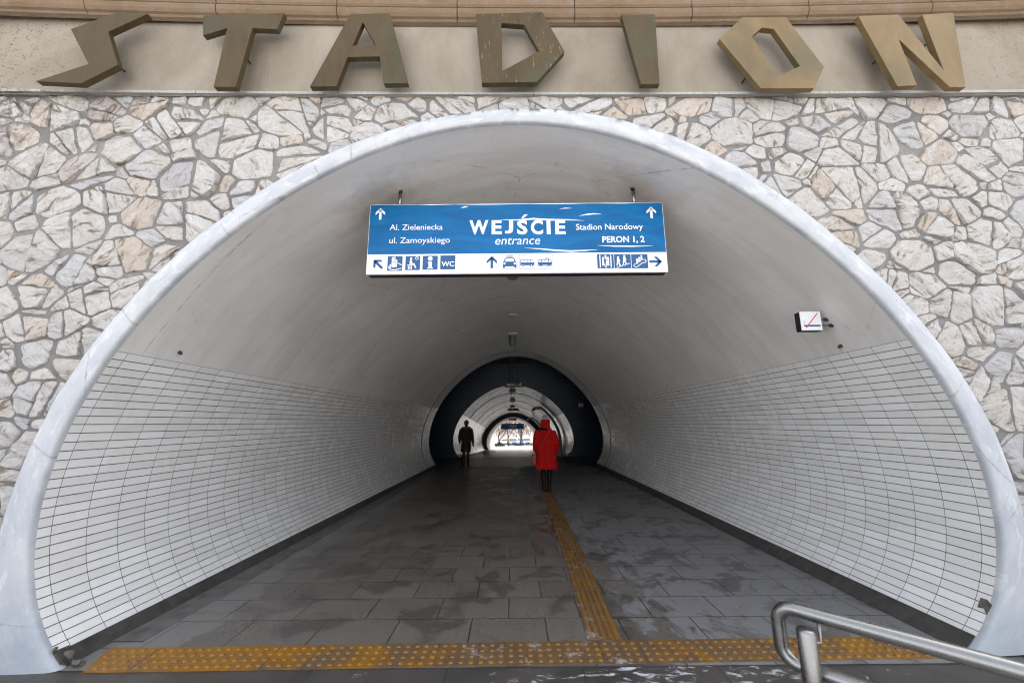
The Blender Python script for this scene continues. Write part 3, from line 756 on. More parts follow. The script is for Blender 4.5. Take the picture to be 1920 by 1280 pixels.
# ------------------------------------------------------------------ bronze letters
LET = {
 'S': [[(218.3,23.3),(277.3,26),(202.7,60),(220.7,121.7),(151.7,156.7),(66.7,152.3),(165.7,120),(132.3,55)]],
 'T': [[(381,29.3),(532.7,24.3),(519.3,55),(473,53),(441.7,163.3),(400,163),(425.7,53),(380,66.7)]],
 'A': [[(656.7,26.7),(730.7,25),(765,156),(719.3,156.7),(711.7,106),(651.7,107.3),(630.7,161.7),(580.7,162.7)], [(680,41.7),(704,83.3),(660.7,86)]],
 'D': [[(891.7,26.7),(1016.7,22.7),(1058.3,96.7),(1006.7,154),(903.3,155.7)], [(940,43.3),(982.7,46.7),(1010.7,96),(941.7,133.3)]],
 'I': [[(1165,28),(1228.2,27),(1237,158),(1202,158)]],
 'O': [[(1391.2,32.8),(1473.7,32.8),(1545.4,125.3),(1526.9,165.7),(1426.7,165.7),(1348.8,73.2)], [(1428.6,52),(1451,54.7),(1500,124),(1458.3,143.4),(1410,68.6)]],
 'N': [[(1609,30),(1684.9,27.7),(1769.7,131.8),(1729.2,27.7),(1787.8,23.9),(1810.9,163.8),(1781.2,163.8),(1684.9,73.2),(1719.6,160),(1683,161.9)]],
}
LLAB = {'S': 'dull bronze zigzag letter S at the start of the word above the arch', 'T': 'dull bronze letter T with a slanting stem between S and A',
        'A': 'greenish bronze letter A with a small triangular hole', 'D': 'speckled bronze letter D with a pointed bulge above the arch crown',
        'I': 'narrow wedge shaped bronze letter I with a green top', 'O': 'bronze hexagonal letter O with a painted golden sky glow, tilted to one side', 'N': 'bronze letter N with a painted golden sky glow, ending the word above the arch'}
for ch, loops in LET.items():
    OFF, TK = .165, .05
    L3 = [[FP(px, py, OFF+sag((px-960)/200)*.8) for px, py in lp] for lp in loops]
    o = MB().prism(L3, Vector((0, TK, 0))).build('letter', M['bronze_glow'] if ch in 'ON' else M['bronze'], None, bevel=.003)
    tag(o, LLAB[ch], 'letter', 'letters of the station name')
    flat = [p for l in L3 for p in l]; tris = [[Vector(flat[i]) for i in t] for t in tessellate_polygon(L3)]
    tris.sort(key=lambda t: -(t[1]-t[0]).cross(t[2]-t[0]).length)
    for t in tris[:2]:
        p = (t[0]+t[1]+t[2])/3
        MB().tube([(p.x, p.y+TK-.002, p.z), (p.x, wall_y(p.x, .0)-sagb(p.x), p.z)], .007, 8).build('standoff', M['dark'], o)

# ------------------------------------------------------------------ first tunnel
TU = empty('entrance_tunnel', (XC, 3.1, 0), 'grey vaulted tunnel lined with cream tiles behind the stone arch', 'tunnel')
YB = 15.7
SXI, OXI = .958, .124-.065*.958
ZI0, ZI1 = fz(YB), DP(965, 668, YB).z
ZTOP = max(z for x, z in PROF)
def tun1(p, s):
    """point of the first tunnel: mouth profile point p carried a share s of the way in"""
    x, z = p; xm, ym = x, wall_y(x)
    xi, zi = x*SXI+OXI, ZI0+(z-0)*(ZI1-ZI0)/ZTOP
    return (xm+(xi-xm)*s, ym+(YB-ym)*s, z+(zi-z)*s)
SS = np.concatenate([np.linspace(0, .3, 10), np.linspace(.3, 1, 16)[1:]])
tl, tr = th_z(-1, .545+H), th_z(1, .60+H)
bl, brr = foot(KI, -1, .085), foot(KI, 1, .10)
def strip(name, t0, t1, n, mat, parent, inset=0.0, tile_from=None):
    pts = arc_pts(t0, t1, n); pts2 = [(XC+(x-XC)*(1-inset), ZC+(z-ZC)*(1-inset)) for x, z in pts]
    arc = [0]
    for a, b in zip(pts[:-1], pts[1:]): arc.append(arc[-1]+math.hypot(b[0]-a[0], b[1]-a[1]))
    P = [[tun1(p, s) for p in pts2] for s in SS]; UV = [[(s*(YB-3.1)+.16, a) for a in arc] for s in SS]
    o = MB().grid(P, UV).build(name, mat, parent, smooth=True, recalc=False); return o
strip('vault', tl, tr, 110, M['vault'], TU)
a = strip('tiled_wall', tl, bl, 34, M['tile'], TU, .0)
b = strip('tiled_wall', tr, brr, 34, M['tile'], TU, .0)
strip('skirting', bl, TB0+.0, 5, M['skirt'], TU, .002); strip('skirting', brr, TB1-.0, 5, M['skirt'], TU, .002)
# places where tiles have come away at the mouth
def patch(quad, off=.0):
    pts = []
    for px, py in quad:
        r_ = ray(px, py); best = None
        for q in np.linspace(3.02, 3.6, 300):
            t_ = q/r_.y; x, z = r_.x*t_, r_.z*t_+H; s_ = (q-wall_y(x))/(YB-wall_y(x))
            th_ = math.atan2(x-XC, z-ZC); d_ = abs(math.hypot(x-XC, z-ZC)-float(np.polyval(KI, th_)))
            if best is None or d_ < best[0]: best = (d_, Vector((x, q, z)))
        p = best[1]; c_ = Vector((XC, p.y, ZC)); pts.append(p+(c_-p).normalized()*.006)
    MB().prism([pts], (Vector((XC, 3.2, ZC))-pts[0]).normalized()*-.02).build('missing_tile', M['rough'], TU, recalc=True)
patch([(1840, 1120), (1852, 1124), (1861, 1134), (1851, 1152), (1846, 1140), (1834, 1138)])
patch([(97, 1222), (128, 1209), (149, 1232), (140, 1247), (112, 1246)])
# joint ring at the far end
def ring(name, s0, s1, inset0, inset1, mat, parent):
    rows = []
    for s, q in ((s0, inset0), (s0+.0001, inset1), (s1, inset1), (s1+.0001, inset0)):
        rows.append([tun1((XC+(x-XC)*(1-q), ZC+(z-ZC)*(1-q) if z > .3 else z), s) for x, z in PROF])
    return MB().grid(rows).build(name, mat, parent, smooth=False)
ring('expansion_joint', .905, .909, 0.002, -.004, M['skirt'], TU)

# ------------------------------------------------------------------ dark cross hall
HA = empty('cross_hall', (0, 17.7, fz(17.7)), 'dark hall clad in navy panels between the two vaulted passages', 'hall')
hz0, hz1 = -.6, 4.35
ring1 = [tun1(p, 1.0) for p in PROF]
ringwall(MB(), [(x, z) for x, y, z in ring1], lambda x: YB+.03, None, (-5.8, 5.8, hz0, hz1)).build('front_wall', M['panels'], HA)
# second passage profile: the same shape, smaller
def affine(D, left, right, crown, base):
    """map the mouth profile so its widest points, crown and feet meet these heights at distance D"""
    xs = [p[0] for p in PROF]; xl, xr = min(xs), max(xs)
    kx = (right-left)/(xr-xl); kz = (crown-base)/ZTOP
    return [(left+(x-xl)*kx, D, base+z*kz) for x, z in PROF]
Y2, Y3, Y4 = 19.8, 38.9, 48.0
S2 = affine(Y2, DP(850, 815, Y2).x, DP(1075, 815, Y2).x, DP(963, 722, Y2).z, fz(Y2)-.02)
S3 = affine(Y3, DP(905.3, 815, Y3).x, DP(1020, 815, Y3).x, DP(963, 775, Y3).z, fz(Y3)-.02)
S3b = affine(Y3+.3, DP(912.6, 815, Y3).x, DP(1012.8, 815, Y3).x, DP(963, 781.8, Y3).z, fz(Y3)-.05)
S4 = affine(Y4, DP(922, 815, Y4).x, DP(1004, 815, Y4).x, DP(963, 787, Y4).z, fz(Y4)-.05)
ringwall(MB(), [(x, z) for x, y, z in S2], lambda x: Y2, None, (-5.8, 5.8, hz0, hz1)).build('rear_wall', M['panels'], HA)
for sx in (-1, 1):
    MB().grid([[(sx*5.8, y, z) for z in (hz0, 2, hz1)] for y in (YB+.03, 17.5, Y2)]).build('side_wall', M['panels'], HA)
MB().grid([[(x, y, hz1) for x in (-5.8, 0, 5.8)] for y in (YB+.03, Y2)]).build('hall_ceiling', M['panels'], HA)

# ------------------------------------------------------------------ second passage and exit
T2 = empty('rear_passage', (0, 29, fz(29)), 'streaky grey barrel passage with low tiled sides seen beyond the dark hall', 'tunnel')
def between(A, B, s): return [(a[0]+(b[0]-a[0])*s, a[1]+(b[1]-a[1])*s, a[2]+(b[2]-a[2])*s) for a, b in zip(A, B)]
zt = [p[1] for p in PROF]
il = next(i for i, z in enumerate(zt) if z > .585*ZTOP); ir = len(zt)-1-next(i for i, z in enumerate(zt[::-1]) if z > .585*ZTOP)
def sec(A, B, i0, i1, name, mat, parent, n=24, L=19.1):
    S_ = [between(A, B, s) for s in np.linspace(0, 1, n)]; arc = [0]
    for a, b in zip(A[i0:i1], A[i0+1:i1+1]): arc.append(arc[-1]+math.dist(a, b))
    return MB().grid([r[i0:i1+1] for r in S_], [[(s*L, q) for q in arc] for s in np.linspace(0, 1, n)]).build(name, mat, parent, smooth=True, recalc=False)
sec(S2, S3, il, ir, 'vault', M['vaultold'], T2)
sec(S2, S3, 0, il, 'tiled_wall', M['tile'], T2); sec(S2, S3, ir, len(S2)-1, 'tiled_wall', M['tile'], T2)
for yy in (23, 27, 31, 35):
    s = (yy-Y2)/(Y3-Y2); A = between(S2, S3, s); A2 = between(S2, S3, s+.004)
    cxx = XC
    def ins(Q, q): return [(a+(cxx-a)*q, b, c+(ZC-1-c)*q) for a, b, c in Q]
    MB().grid([A[il:ir+1], ins(A, .006)[il:ir+1], ins(A2, .006)[il:ir+1], A2[il:ir+1]]).build('joint_rib', M['skirt'], T2)
EX = empty('exit_arch', (0, Y3, fz(Y3)), 'pale exit arch ringed by a dark blue collar at the far end', 'arch')
MB().grid([[(x, Y3-.02, z) for x, y, z in S3], [(x, Y3-.02, z) for x, y, z in S3b], S3b]).build('blue_collar', M['panels'], EX)
sec(S3b, S4, 0, len(S4)-1, 'exit_vault', M['exitwall'], EX, 8, 9)
ringwall(MB(), [(x, z) for x, y, z in S4], lambda x: Y4, None, (-14, 14, -3, 5.5)).build('exit_facade', M['exitwall'], EX)
# embankment body over and beside the passages
em = MB(); em.box((-14, 3.6, 5.0), (14, 47.9, 5.5)); em.box((-14, 3.6, -3), (-6.9, 47.9, 4.99)); em.box((6.9, 3.6, -3), (14, 47.9, 4.99))
tag(em.build('embankment', M['mortar']), kind='structure')

# ------------------------------------------------------------------ tactile paving
def yaw_y(x): return math.tan(PHI)*x*1.0
tp = MB()
YA, YBk = 3.035, 3.315
def tri_x(side, y): return (-2.86-(y-YA)*.35) if side < 0 else (2.93+(y-YA)*.3)
nx = 20
for k in range(nx):                                   # tiles 0.3 m square with fine joints
    x0 = -2.86+k*5.79/nx; x1 = x0+5.79/nx-.004
    a0, a1 = (tri_x(-1, YA) if k == 0 else x0), (tri_x(1, YA) if k == nx-1 else x1)
    b0, b1 = (tri_x(-1, YBk) if k == 0 else x0), (tri_x(1, YBk) if k == nx-1 else x1)
    hz = .0045+rng.uniform(-.0008, .0008)
    n = len(tp.v)
    tp.v += [(a0, YA+yaw_y(a0), hz), (a1, YA+yaw_y(a1), hz), (b1, YBk+yaw_y(b1), hz), (b0, YBk+yaw_y(b0), hz)]
    tp.v += [(x, y, -.004) for x, y, _ in tp.v[n:n+4]]
    tp.face((n, n+1, n+2, n+3))
    for i in range(4): tp.face((n+i, n+4+i, n+4+(i+1) % 4, n+(i+1) % 4))
tact = tp.build('tactile_strip', M['tactile'])
tag(tact, 'wide yellow strip of domed tactile paving across the foot of the arch', 'tactile paving')
dm = MB()
gx = np.arange(-2.95, 3.02, .068)
for i, x in enumerate(gx):
    for j in range(4):
        y = YA+.036+j*.068+(.0 if i % 2 else .0)
        if x < tri_x(-1, y)+.03 or x > tri_x(1, y)-.03: continue
        xx, yy = x+rng.uniform(-.001, .001), y+yaw_y(x)
        P = []
        for r_, z_ in ((.0185, .004), (.0165, .0095), (.0105, .0122), (.002, .0128)):
            P.append([(xx+r_*math.cos(6.2832*q/12), yy+r_*math.sin(6.2832*q/12), z_) for q in range(12)])
        n = len(dm.v); dm.grid(P, close_v=True, flip=True); dm.face([n+36+q for q in range(12)])
tag(dm.build('dome', M['tactile'], tact, smooth=True), kind='stuff')
gd = MB(); TX = [(3.335, .675), (4.9, .725), (6.5, .75), (9.8, .80), (15.5, .95), (19.5, 1.06)]
def tx(y): return float(np.interp(y, [p[0] for p in TX], [p[1] for p in TX]))
yy = np.arange(3.335, 19.4, .3)
for y0 in yy:
    y1 = y0+.296; n = len(gd.v); hz = .0045+rng.uniform(-.0008, .0008)
    for y in (y0, y1):
        gd.v += [(tx(y)-.13, y, fz(y)+hz), (tx(y)+.13, y, fz(y)+hz)]
    gd.face((n, n+1, n+3, n+2)); gd.v += [(tx(y0)-.13, y0, fz(y0)-.003), (tx(y0)+.13, y0, fz(y0)-.003)]; gd.face((n, n+4, n+5, n+1))
    n2 = len(gd.v); gd.v += [(tx(y1)-.13, y1, fz(y1)-.003), (tx(y1)+.13, y1, fz(y1)-.003)]
    gd.face((n, n+2, n2, n+4)); gd.face((n+1, n+5, n2+1, n+3))
gs = gd.build('tactile_strip', M['tactile'])
tag(gs, 'narrow ridged yellow tactile strip running away into the tunnel', 'tactile paving')
rg = MB()
for k in range(5):
    o_ = -.098+k*.049
    for y0 in yy:
        ya, yb = y0+.008, y0+.288; P = []
        for dx, dz in ((-.017, .004), (-.013, .0095), (.013, .0095), (.017, .004)):
            P.append([(tx(y)+o_+dx, y, fz(y)+dz) for y in (ya, yb)])
        n = len(rg.v); rg.grid(P); rg.face((n, n+2, n+4, n+6))
tag(rg.build('ridge', M['tactile'], gs), kind='stuff')
# pale concrete drain margin along the left wall
mg = MB()
mg.grid([[(-2.97*1+ (y-3.1)*.012+dx, y, fz(y)+dz) for dx, dz in ((-.1, .006), (.17, .006), (.172, .0))] for y in np.linspace(3.37, 15.6, 14)])
tag(mg.build('floor_margin', plain('margin_concrete', (.115, .112, .108), .75, var=.35, sc=7, bump=.3)), kind='structure')

# ------------------------------------------------------------------ text helper
def text_tris(body, bold=0.0, shear=0.0, space=1.0):
    c = bpy.data.curves.new('t', 'FONT'); c.body = body; c.offset = bold; c.shear = shear; c.space_character = space
    c.resolution_u = 3
    o = bpy.data.objects.new('t', c); COL.objects.link(o); dg = bpy.context.evaluated_depsgraph_get(); dg.update()
    me = bpy.data.meshes.new_from_object(o.evaluated_get(dg))
    vs = [(v.co.x, v.co.y) for v in me.vertices]; fs = [tuple(p.vertices) for p in me.polygons]
    bpy.data.objects.remove(o); bpy.data.curves.remove(c); bpy.data.meshes.remove(me)
    return vs, fs
class Face:
    """a flat upright sign face; u to the right and v up, in metres from its lower left corner"""
    def __init__(s, o, ux, off=.002): s.o = Vector(o); s.ux = Vector(ux).normalized(); s.n = s.ux.cross(Vector((0, 0, 1))); s.off = off
    def at(s, u, v, k=1): return s.o+s.ux*u+Vector((0, 0, v))+s.n*(s.off*k)
    def poly(s, mb, pts, k=1, holes=()):
        loops = [[s.at(u, v, k) for u, v in l] for l in (pts, *holes)]
        n = len(mb.v)
        # tessellate in the plane
        tr = tessellate_polygon([[Vector((u, v, 0)) for u, v in l] for l in (pts, *holes)])
        for l in loops: mb.v += [tuple(p) for p in l]
        for t in tr:
            a, b, c = (Vector(mb.v[n+i]) for i in t)
            mb.face([n+i for i in (t if (b-a).cross(c-a).dot(s.n) > 0 else t[::-1])])
    def text(s, mb, body, u0, u1, v0, v1, k=1, word=None, **kw):
        """fit the word between u0 and u1; v0 is the baseline, v1 the height of a capital"""
        vs, fs = text_tris(body, **kw); xs = [v[0] for v in vs]; x0, x1 = min(xs), max(xs)
        su = (u1-u0)/(x1-x0); sv = (v1-v0)/.729; n = len(mb.v)
        if word is not None:                 # only the word with this index, where it falls in the line
            ws = body.split(' '); right = max(v[0] for v in text_tris(' '.join(ws[:word+1]), **kw)[0])
            vs, fs = text_tris(ws[word], **kw); sh = right-max(v[0] for v in vs); vs = [(x+sh, y) for x, y in vs]
        mb.v += [tuple(s.at(u0+(x-x0)*su, v0+y*sv, k)) for x, y in vs]
        for f in fs: mb.face([n+i for i in f])
    def disc(s, mb, u, v, r, k=1, n=20, hole=0):
        c = [(u+r*math.cos(6.2832*i/n), v+r*math.sin(6.2832*i/n)) for i in range(n)]
        h = [[(u+hole*math.cos(6.2832*i/n), v+hole*math.sin(6.2832*i/n)) for i in range(n)]] if hole else []
        s.poly(mb, c, k, h)
    def line(s, mb, pts, w_, k=1):
        for (a, b), (c, d) in zip(pts[:-1], pts[1:]):
            L = math.hypot(c-a, d-b) or 1; nx_, ny_ = -(d-b)/L*w_/2, (c-a)/L*w_/2
            s.poly(mb, [(a+nx_, b+ny_), (a-nx_, b-ny_), (c-nx_, d-ny_), (c+nx_, d+ny_)], k)
def arrow(f, mb, u, v, L, w_, ang, k=1):
    def rot(p): return (u+p[0]*math.cos(ang)-p[1]*math.sin(ang), v+p[0]*math.sin(ang)+p[1]*math.cos(ang))
    t = L*.2; h = L/2
    f.poly(mb, [rot(p) for p in ((-t/2, -h), (t/2, -h), (t/2, h-.75*t), (-t/2, h-.75*t))], k)
    f.poly(mb, [rot(p) for p in ((0, h), (-w_/2, h-w_/2*1.0), (-w_/2, h-w_/2-t*1.15), (0, h-t*1.3), (w_/2, h-w_/2-t*1.15), (w_/2, h-w_/2))], k)

# ------------------------------------------------------------------ the big hanging direction sign
SD = 3.65
tlc, trc, brc, blc = DP(693, 383, SD), DP(1241, 380, SD), DP(1254, 509.5, SD), DP(687, 515, SD)
SGX0, SGX1 = (tlc.x+blc.x)/2, (trc.x+brc.x)/2; SGZ0, SGZ1 = (blc.z+brc.z)/2, (tlc.z+trc.z)/2
sg = empty('direction_sign', ((SGX0+SGX1)/2, SD, SGZ1), 'wide blue and white direction sign hanging under the arch crown', 'sign')
MB().box((SGX0, SD, SGZ0), (SGX1, SD+.09, SGZ1)).build('panel', M['white'], sg, bevel=.004)
MB().box((SGX0+.02, SD+.012, SGZ0-.006), (SGX1-.02, SD+.08, SGZ0-.001)).build('underside', M['black'], sg)
f = Face((SGX0, SD, SGZ0), (1, 0, 0), .0015)
W_, H_ = SGX1-SGX0, SGZ1-SGZ0
def SP_(px, py):
    """photo position on the sign -> metres on its face"""
    p = DP(px, py, SD); return (p.x-SGX0, p.z-SGZ0)
SPLIT = .205
bl_ = MB(); nU = 24                                      # blue film, slightly buckled along its top
f.poly(bl_, [(.006, SPLIT), (W_-.006, SPLIT)]+[(W_-.006-(W_-.012)*i/nU, H_-.006-.007*abs(math.sin(i*.55))*(1 if 2 < i < 20 else 0)) for i in range(nU+1)])
bl_.build('blue_film', M['film'], sg)
def put(body, x0, x1, yb, yt, **kw):
    lt = MB(); a, b = SP_(x0, yb), SP_(x1, yb); t_ = SP_(x0, yt); f.text(lt, body, a[0], b[0], (a[1]+b[1])/2, (a[1]+b[1])/2+(t_[1]-a[1]), 2, **kw)
    return lt
def lines(*items):
    mm = MB()
    for it in items:
        n = len(mm.v); mm.v += it.v; mm.f += [tuple(i+n for i in q) for q in it.f]
    mm.build('lettering', M['white'], sg)
for k in (0, 1): lines(put('Al. Zieleniecka', 730.8, 830, 431.2, 420.2, word=k)); lines(put('ul. Zamoyskiego', 729.8, 843.4, 455.6, 444.4, word=k))
def px1(x, y): return (680+x/3.31, 340+y/3.31)
def px2(x, y): return (870+x/9.6, 395+y/9.6)
WJ = [px2(*q) for q in ((810, 162), (885, 162), (885, 335), (872, 382), (838, 408), (785, 416), (735, 408), (745, 362), (780, 370), (802, 357), (810, 325))][::-1]
ACC = px2(1070, 140)
WEJ = [(c, 870+a/9.6, 870+b/9.6) for c, a, b in (('W', 95, 440), ('E', 497, 680), ('S', 955, 1145), ('C', 1205, 1425), ('I', 1490, 1560), ('E', 1645, 1830))]
jm = MB(); f.poly(jm, [SP_(*p) for p in WJ], 2)
u_, v_ = SP_(*ACC); f.poly(jm, [(u_-.022, v_), (u_-.002, v_), (u_+.046, v_+.042), (u_+.008, v_+.042)], 2)
lines(*[put(ch, x0, x1, 438.3, 412.6, bold=.035) for ch, x0, x1 in WEJ], jm)
lines(put('entrance', 928.6, 1013, 458.5, 441.5, shear=.2)); 
for k in (0, 1): lines(put('Stadion Narodowy', 1080, 1205.7, 430.6, 419.2, word=k, bold=.006))
for k in (0, 1, 2): lines(put('PERON 1, 2', 1129.5, 1208.7, 454.2, 442.6, bold=.026, word=k))
for px, py in ((713.4, 401.3), (1221, 398.6)):
    am = MB(); u_, v_ = SP_(px, py); arrow(f, am, u_, v_, .125, .095, 0, 2); am.build('arrow', M['white'], sg)
# torn places in the film
def tear(pts, th):
    tr_ = MB()
    q = [SP_(*p) for p in pts]; n_ = len(q); up, dn = [], []
    for i, (a, b) in enumerate(q):
        h_ = th*math.sin(math.pi*(i+.15)/(n_-.7))*.5; up.append((a, b+h_)); dn.append((a, b-h_))
    f.poly(tr_, up+dn[::-1], 3); tr_.build('film_tear', M['white'], sg)
tear([px1(860, 240), px1(960, 241), px1(1060, 234), px1(1160, 240), px1(1270, 240), px1(1375, 245)], .020)
tear([px1(1345, 215), px1(1390, 207), px1(1430, 203), px1(1482, 205)], .016)
tear([px1(1005, 414), px1(1100, 420), px1(1200, 430), px1(1290, 434), px1(1380, 430), px1(1462, 424)], .018)
tear([px1(1458, 399), px1(1560, 403), px1(1680, 404), px1(1800, 401)], .014)
tear([px1(612, 166), px1(635, 160), px1(655, 158)], .016); tear([px1(1222, 172), px1(1260, 168), px1(1298, 169)], .010)
# pictograms
pb, pw, pg = MB(), MB(), MB()
def flush():
    """one pictogram: its blue shapes, with white and grey marks as its own pieces"""
    global pb, pw, pg
    par = None
    for mb_, nm, mt in ((pb, 'pictogram', 'blueink'), (pw, 'symbol', 'white'), (pg, 'outline', 'greyink')):
        if mb_.f:
            o_ = mb_.build(nm if par is None else nm, M[mt], par or sg); par = par or o_
    pb, pw, pg = MB(), MB(), MB()
def sq(x0, x1, y0, y1):
    """returns a mapper from 0..1 picture coordinates to the sign, for the square with these photo corners"""
    a = SP_(*px1(x0, y1)); b = SP_(*px1(x1, y0))
    def m(u, v): return (a[0]+(b[0]-a[0])*u, a[1]+(b[1]-a[1])*v)
    m.s = b[0]-a[0]; return m
def P_(mb, m, pts, k): f.poly(mb, [m(*p) for p in pts], k)
def Rr_(mb, m, u0, v0, u1, v1, k): P_(mb, m, [(u0, v0), (u1, v0), (u1, v1), (u0, v1)], k)
def D_(mb, m, u, v, r, k, hole=0): f.disc(mb, *m(u, v), r*m.s, k, 18, hole*m.s)
def L_(mb, m, pts, w2, k): f.line(mb, [m(*p) for p in pts], w2*m.s, k)
full = [(0, 0), (1, 0), (1, 1), (0, 1)]
m = sq(152, 249, 465, 556); P_(pb, m, full, 2)               # ticket and hand
P_(pw, m, [(.28, .92), (.52, .96), (.52, .25), (.28, .25)], 3); P_(pw, m, [(.54, .78), (.66, .74), (.64, .25), (.54, .25)], 3)
P_(pw, m, [(.06, .3), (.25, .48), (.25, .18), (.12, .12)], 3); L_(pw, m, [(.5, .55), (.75, .5), (.96, .38)], .05, 3); L_(pw, m, [(.15, .1), (.6, .07), (.8, .13), (.96, .16)], .06, 3)
L_(pb, m, [(.30, .78), (.50, .80)], .03, 4); L_(pb, m, [(.30, .62), (.5, .62)], .03, 4); L_(pb, m, [(.10, .34), (.24, .36)], .03, 4); L_(pb, m, [(.10, .25), (.26, .26)], .03, 4)
flush()
m = sq(264, 358, 464, 551); P_(pb, m, full, 2)               # waiting room
D_(pw, m, .38, .82, .08, 3); P_(pw, m, [(.30, .72), (.45, .72), (.48, .45), (.28, .45)], 3); P_(pw, m, [(.3, .48), (.62, .48), (.76, .16), (.68, .13), (.54, .38), (.3, .38)], 3)
Rr_(pw, m, .12, .32, .50, .37, 3); Rr_(pw, m, .18, .06, .46, .29, 3); L_(pb, m, [(.28, .06), (.28, .29)], .03, 4); L_(pb, m, [(.36, .06), (.36, .29)], .03, 4)
D_(pw, m, .78, .84, .12, 3, .09); L_(pw, m, [(.78, .92), (.78, .84), (.84, .80)], .03, 3)
flush()
m = sq(371, 467, 462, 549); P_(pb, m, full, 2)               # information
D_(pw, m, .5, .79, .16, 3); P_(pw, m, [(.34, .56), (.62, .56), (.62, .16), (.70, .14), (.70, .07), (.32, .07), (.32, .14), (.40, .16), (.40, .49), (.34, .48)], 3)
flush()
m = sq(481, 576, 460, 547); P_(pb, m, full, 2)
a, b = m(.08, .22), m(.94, .22); c_ = m(.08, .58); f.text(pw, 'WC', a[0], b[0], a[1], c_[1], 3, bold=.02)
def box_(m): f.poly(pg, [m(*p) for p in full], 2, [[m(.025, .025), m(.975, .025), m(.975, .975), m(.025, .975)]])
flush()
m = sq(864, 960, 453, 545)                                    # taxi
box_(m)
P_(pb, m, [(.1, .5), (.2, .72), (.26, .77), (.74, .77), (.80, .72), (.9, .5), (.93, .45), (.93, .08), (.80, .08), (.80, .18), (.20, .18), (.20, .08), (.07, .08), (.07, .45)], 2)
P_(pw, m, [(.18, .5), (.27, .70), (.73, .70), (.82, .5)], 3); D_(pw, m, .17, .37, .07, 3); D_(pw, m, .83, .37, .07, 3); Rr_(pg, m, .30, .80, .70, .94, 2)
a, b, c_ = m(.33, .835), m(.67, .835), m(.33, .905); f.text(pw, 'TAXI', a[0], b[0], a[1], c_[1], 3)
flush()
m = sq(973, 1070, 453, 545)                                   # bus
box_(m)
P_(pb, m, [(.06, .26), (.06, .62), (.10, .66), (.88, .66), (.94, .5), (.94, .26)], 2)
for u in (.09, .30, .51, .72): Rr_(pw, m, u, .44, u+.18, .61, 3)
for u in (.22, .76): D_(pb, m, u, .24, .085, 4); D_(pw, m, u, .24, .04, 5)
flush()
m = sq(1082, 1180, 453, 545)                                  # tram
box_(m)
P_(pb, m, [(.07, .28), (.07, .60), (.12, .66), (.88, .66), (.93, .58), (.93, .28)], 2)
for u in (.10, .31, .52, .73): Rr_(pw, m, u, .46, u+.17, .61, 3)
L_(pb, m, [(.08, .22), (.92, .22)], .02, 2); Rr_(pb, m, .16, .23, .34, .28, 4); Rr_(pb, m, .66, .23, .84, .28, 4)
L_(pb, m, [(.5, .66), (.66, .74), (.78, .70), (.66, .66)], .022, 2); L_(pb, m, [(.5, .76), (.72, .78)], .02, 2)
flush()
m = sq(1458, 1555, 453, 540); P_(pb, m, full, 2)              # lift
Rr_(pw, m, .14, .05, .20, .95, 3); Rr_(pw, m, .80, .05, .86, .95, 3); Rr_(pw, m, .30, .18, .72, .80, 3); D_(pw, m, .51, .88, .06, 3); D_(pw, m, .51, .1, .05, 3)
D_(pb, m, .44, .70, .05, 4); P_(pb, m, [(.38, .63), (.58, .63), (.66, .58), (.52, .57), (.50, .22), (.44, .22), (.40, .45)], 4)
flush()
m = sq(1564, 1661, 453, 540); P_(pb, m, full, 2)              # stairs
for u, v in ((.24, .78), (.62, .86)):
    D_(pw, m, u, v, .07, 3); P_(pw, m, [(u-.08, v-.09), (u+.06, v-.09), (u+.12, v-.26), (u+.05, v-.34), (u+.14, v-.56), (u+.06, v-.58), (u-.02, v-.38), (u-.05, v-.60), (u-.12, v-.58), (u-.09, v-.3)], 3)
L_(pw, m, [(.10, .06), (.26, .06), (.26, .14), (.46, .14), (.46, .21), (.66, .21), (.66, .28), (.82, .28), (.82, .33), (.95, .33)], .045, 3)
flush()
m = sq(1671, 1766, 453, 540); P_(pb, m, full, 2)              # escalator
L_(pw, m, [(.12, .18), (.20, .09), (.34, .11), (.66, .38), (.86, .42), (.90, .55), (.78, .64), (.62, .58), (.30, .32), (.15, .29), (.12, .18)], .04, 3)
for u, v in ((.34, .62), (.48, .74), (.62, .86)): D_(pw, m, u, v, .06, 3); P_(pw, m, [(u-.06, v-.08), (u+.06, v-.08), (u+.06, v-.30), (u-.06, v-.34)], 3)
flush()
for x0, x1, y0, y1, an in ((65, 125, 483, 545, R(45)), (773, 830, 463, 540, 0), (1780, 1857, 473, 523, R(-90))):
    u_, v_ = SP_(*px1((x0+x1)/2, (y0+y1)/2)); am = MB(); arrow(f, am, u_, v_, .125, .10, an, 2); am.build('arrow', M['blueink'], sg)
def vault_z(x, y):
    s = (y-3.1)/(YB-3.1); best = 9
    pts = [tun1(p, s) for p in PROF]
    for a, b in zip(pts[:-1], pts[1:]):
        if min(a[0], b[0]) <= x <= max(a[0], b[0]) and a[2] > 2: best = a[2]+(b[2]-a[2])*((x-a[0])/((b[0]-a[0]) or 1))
    return best
for px in (750.5, 1187.5):
    x = DP(px, 365, SD+.045).x; zt_ = vault_z(x, SD+.045)
    rod = MB().tube([(x, SD+.045, SGZ1-.01), (x, SD+.045, zt_+.01)], .017, 14).build('hanger_rod', M['steel'], sg, smooth=True)
    MB().tube([(x, SD+.045, zt_-.006), (x, SD+.045, zt_+.02)], .026, 16).build('ceiling_flange', M['steel'], rod)

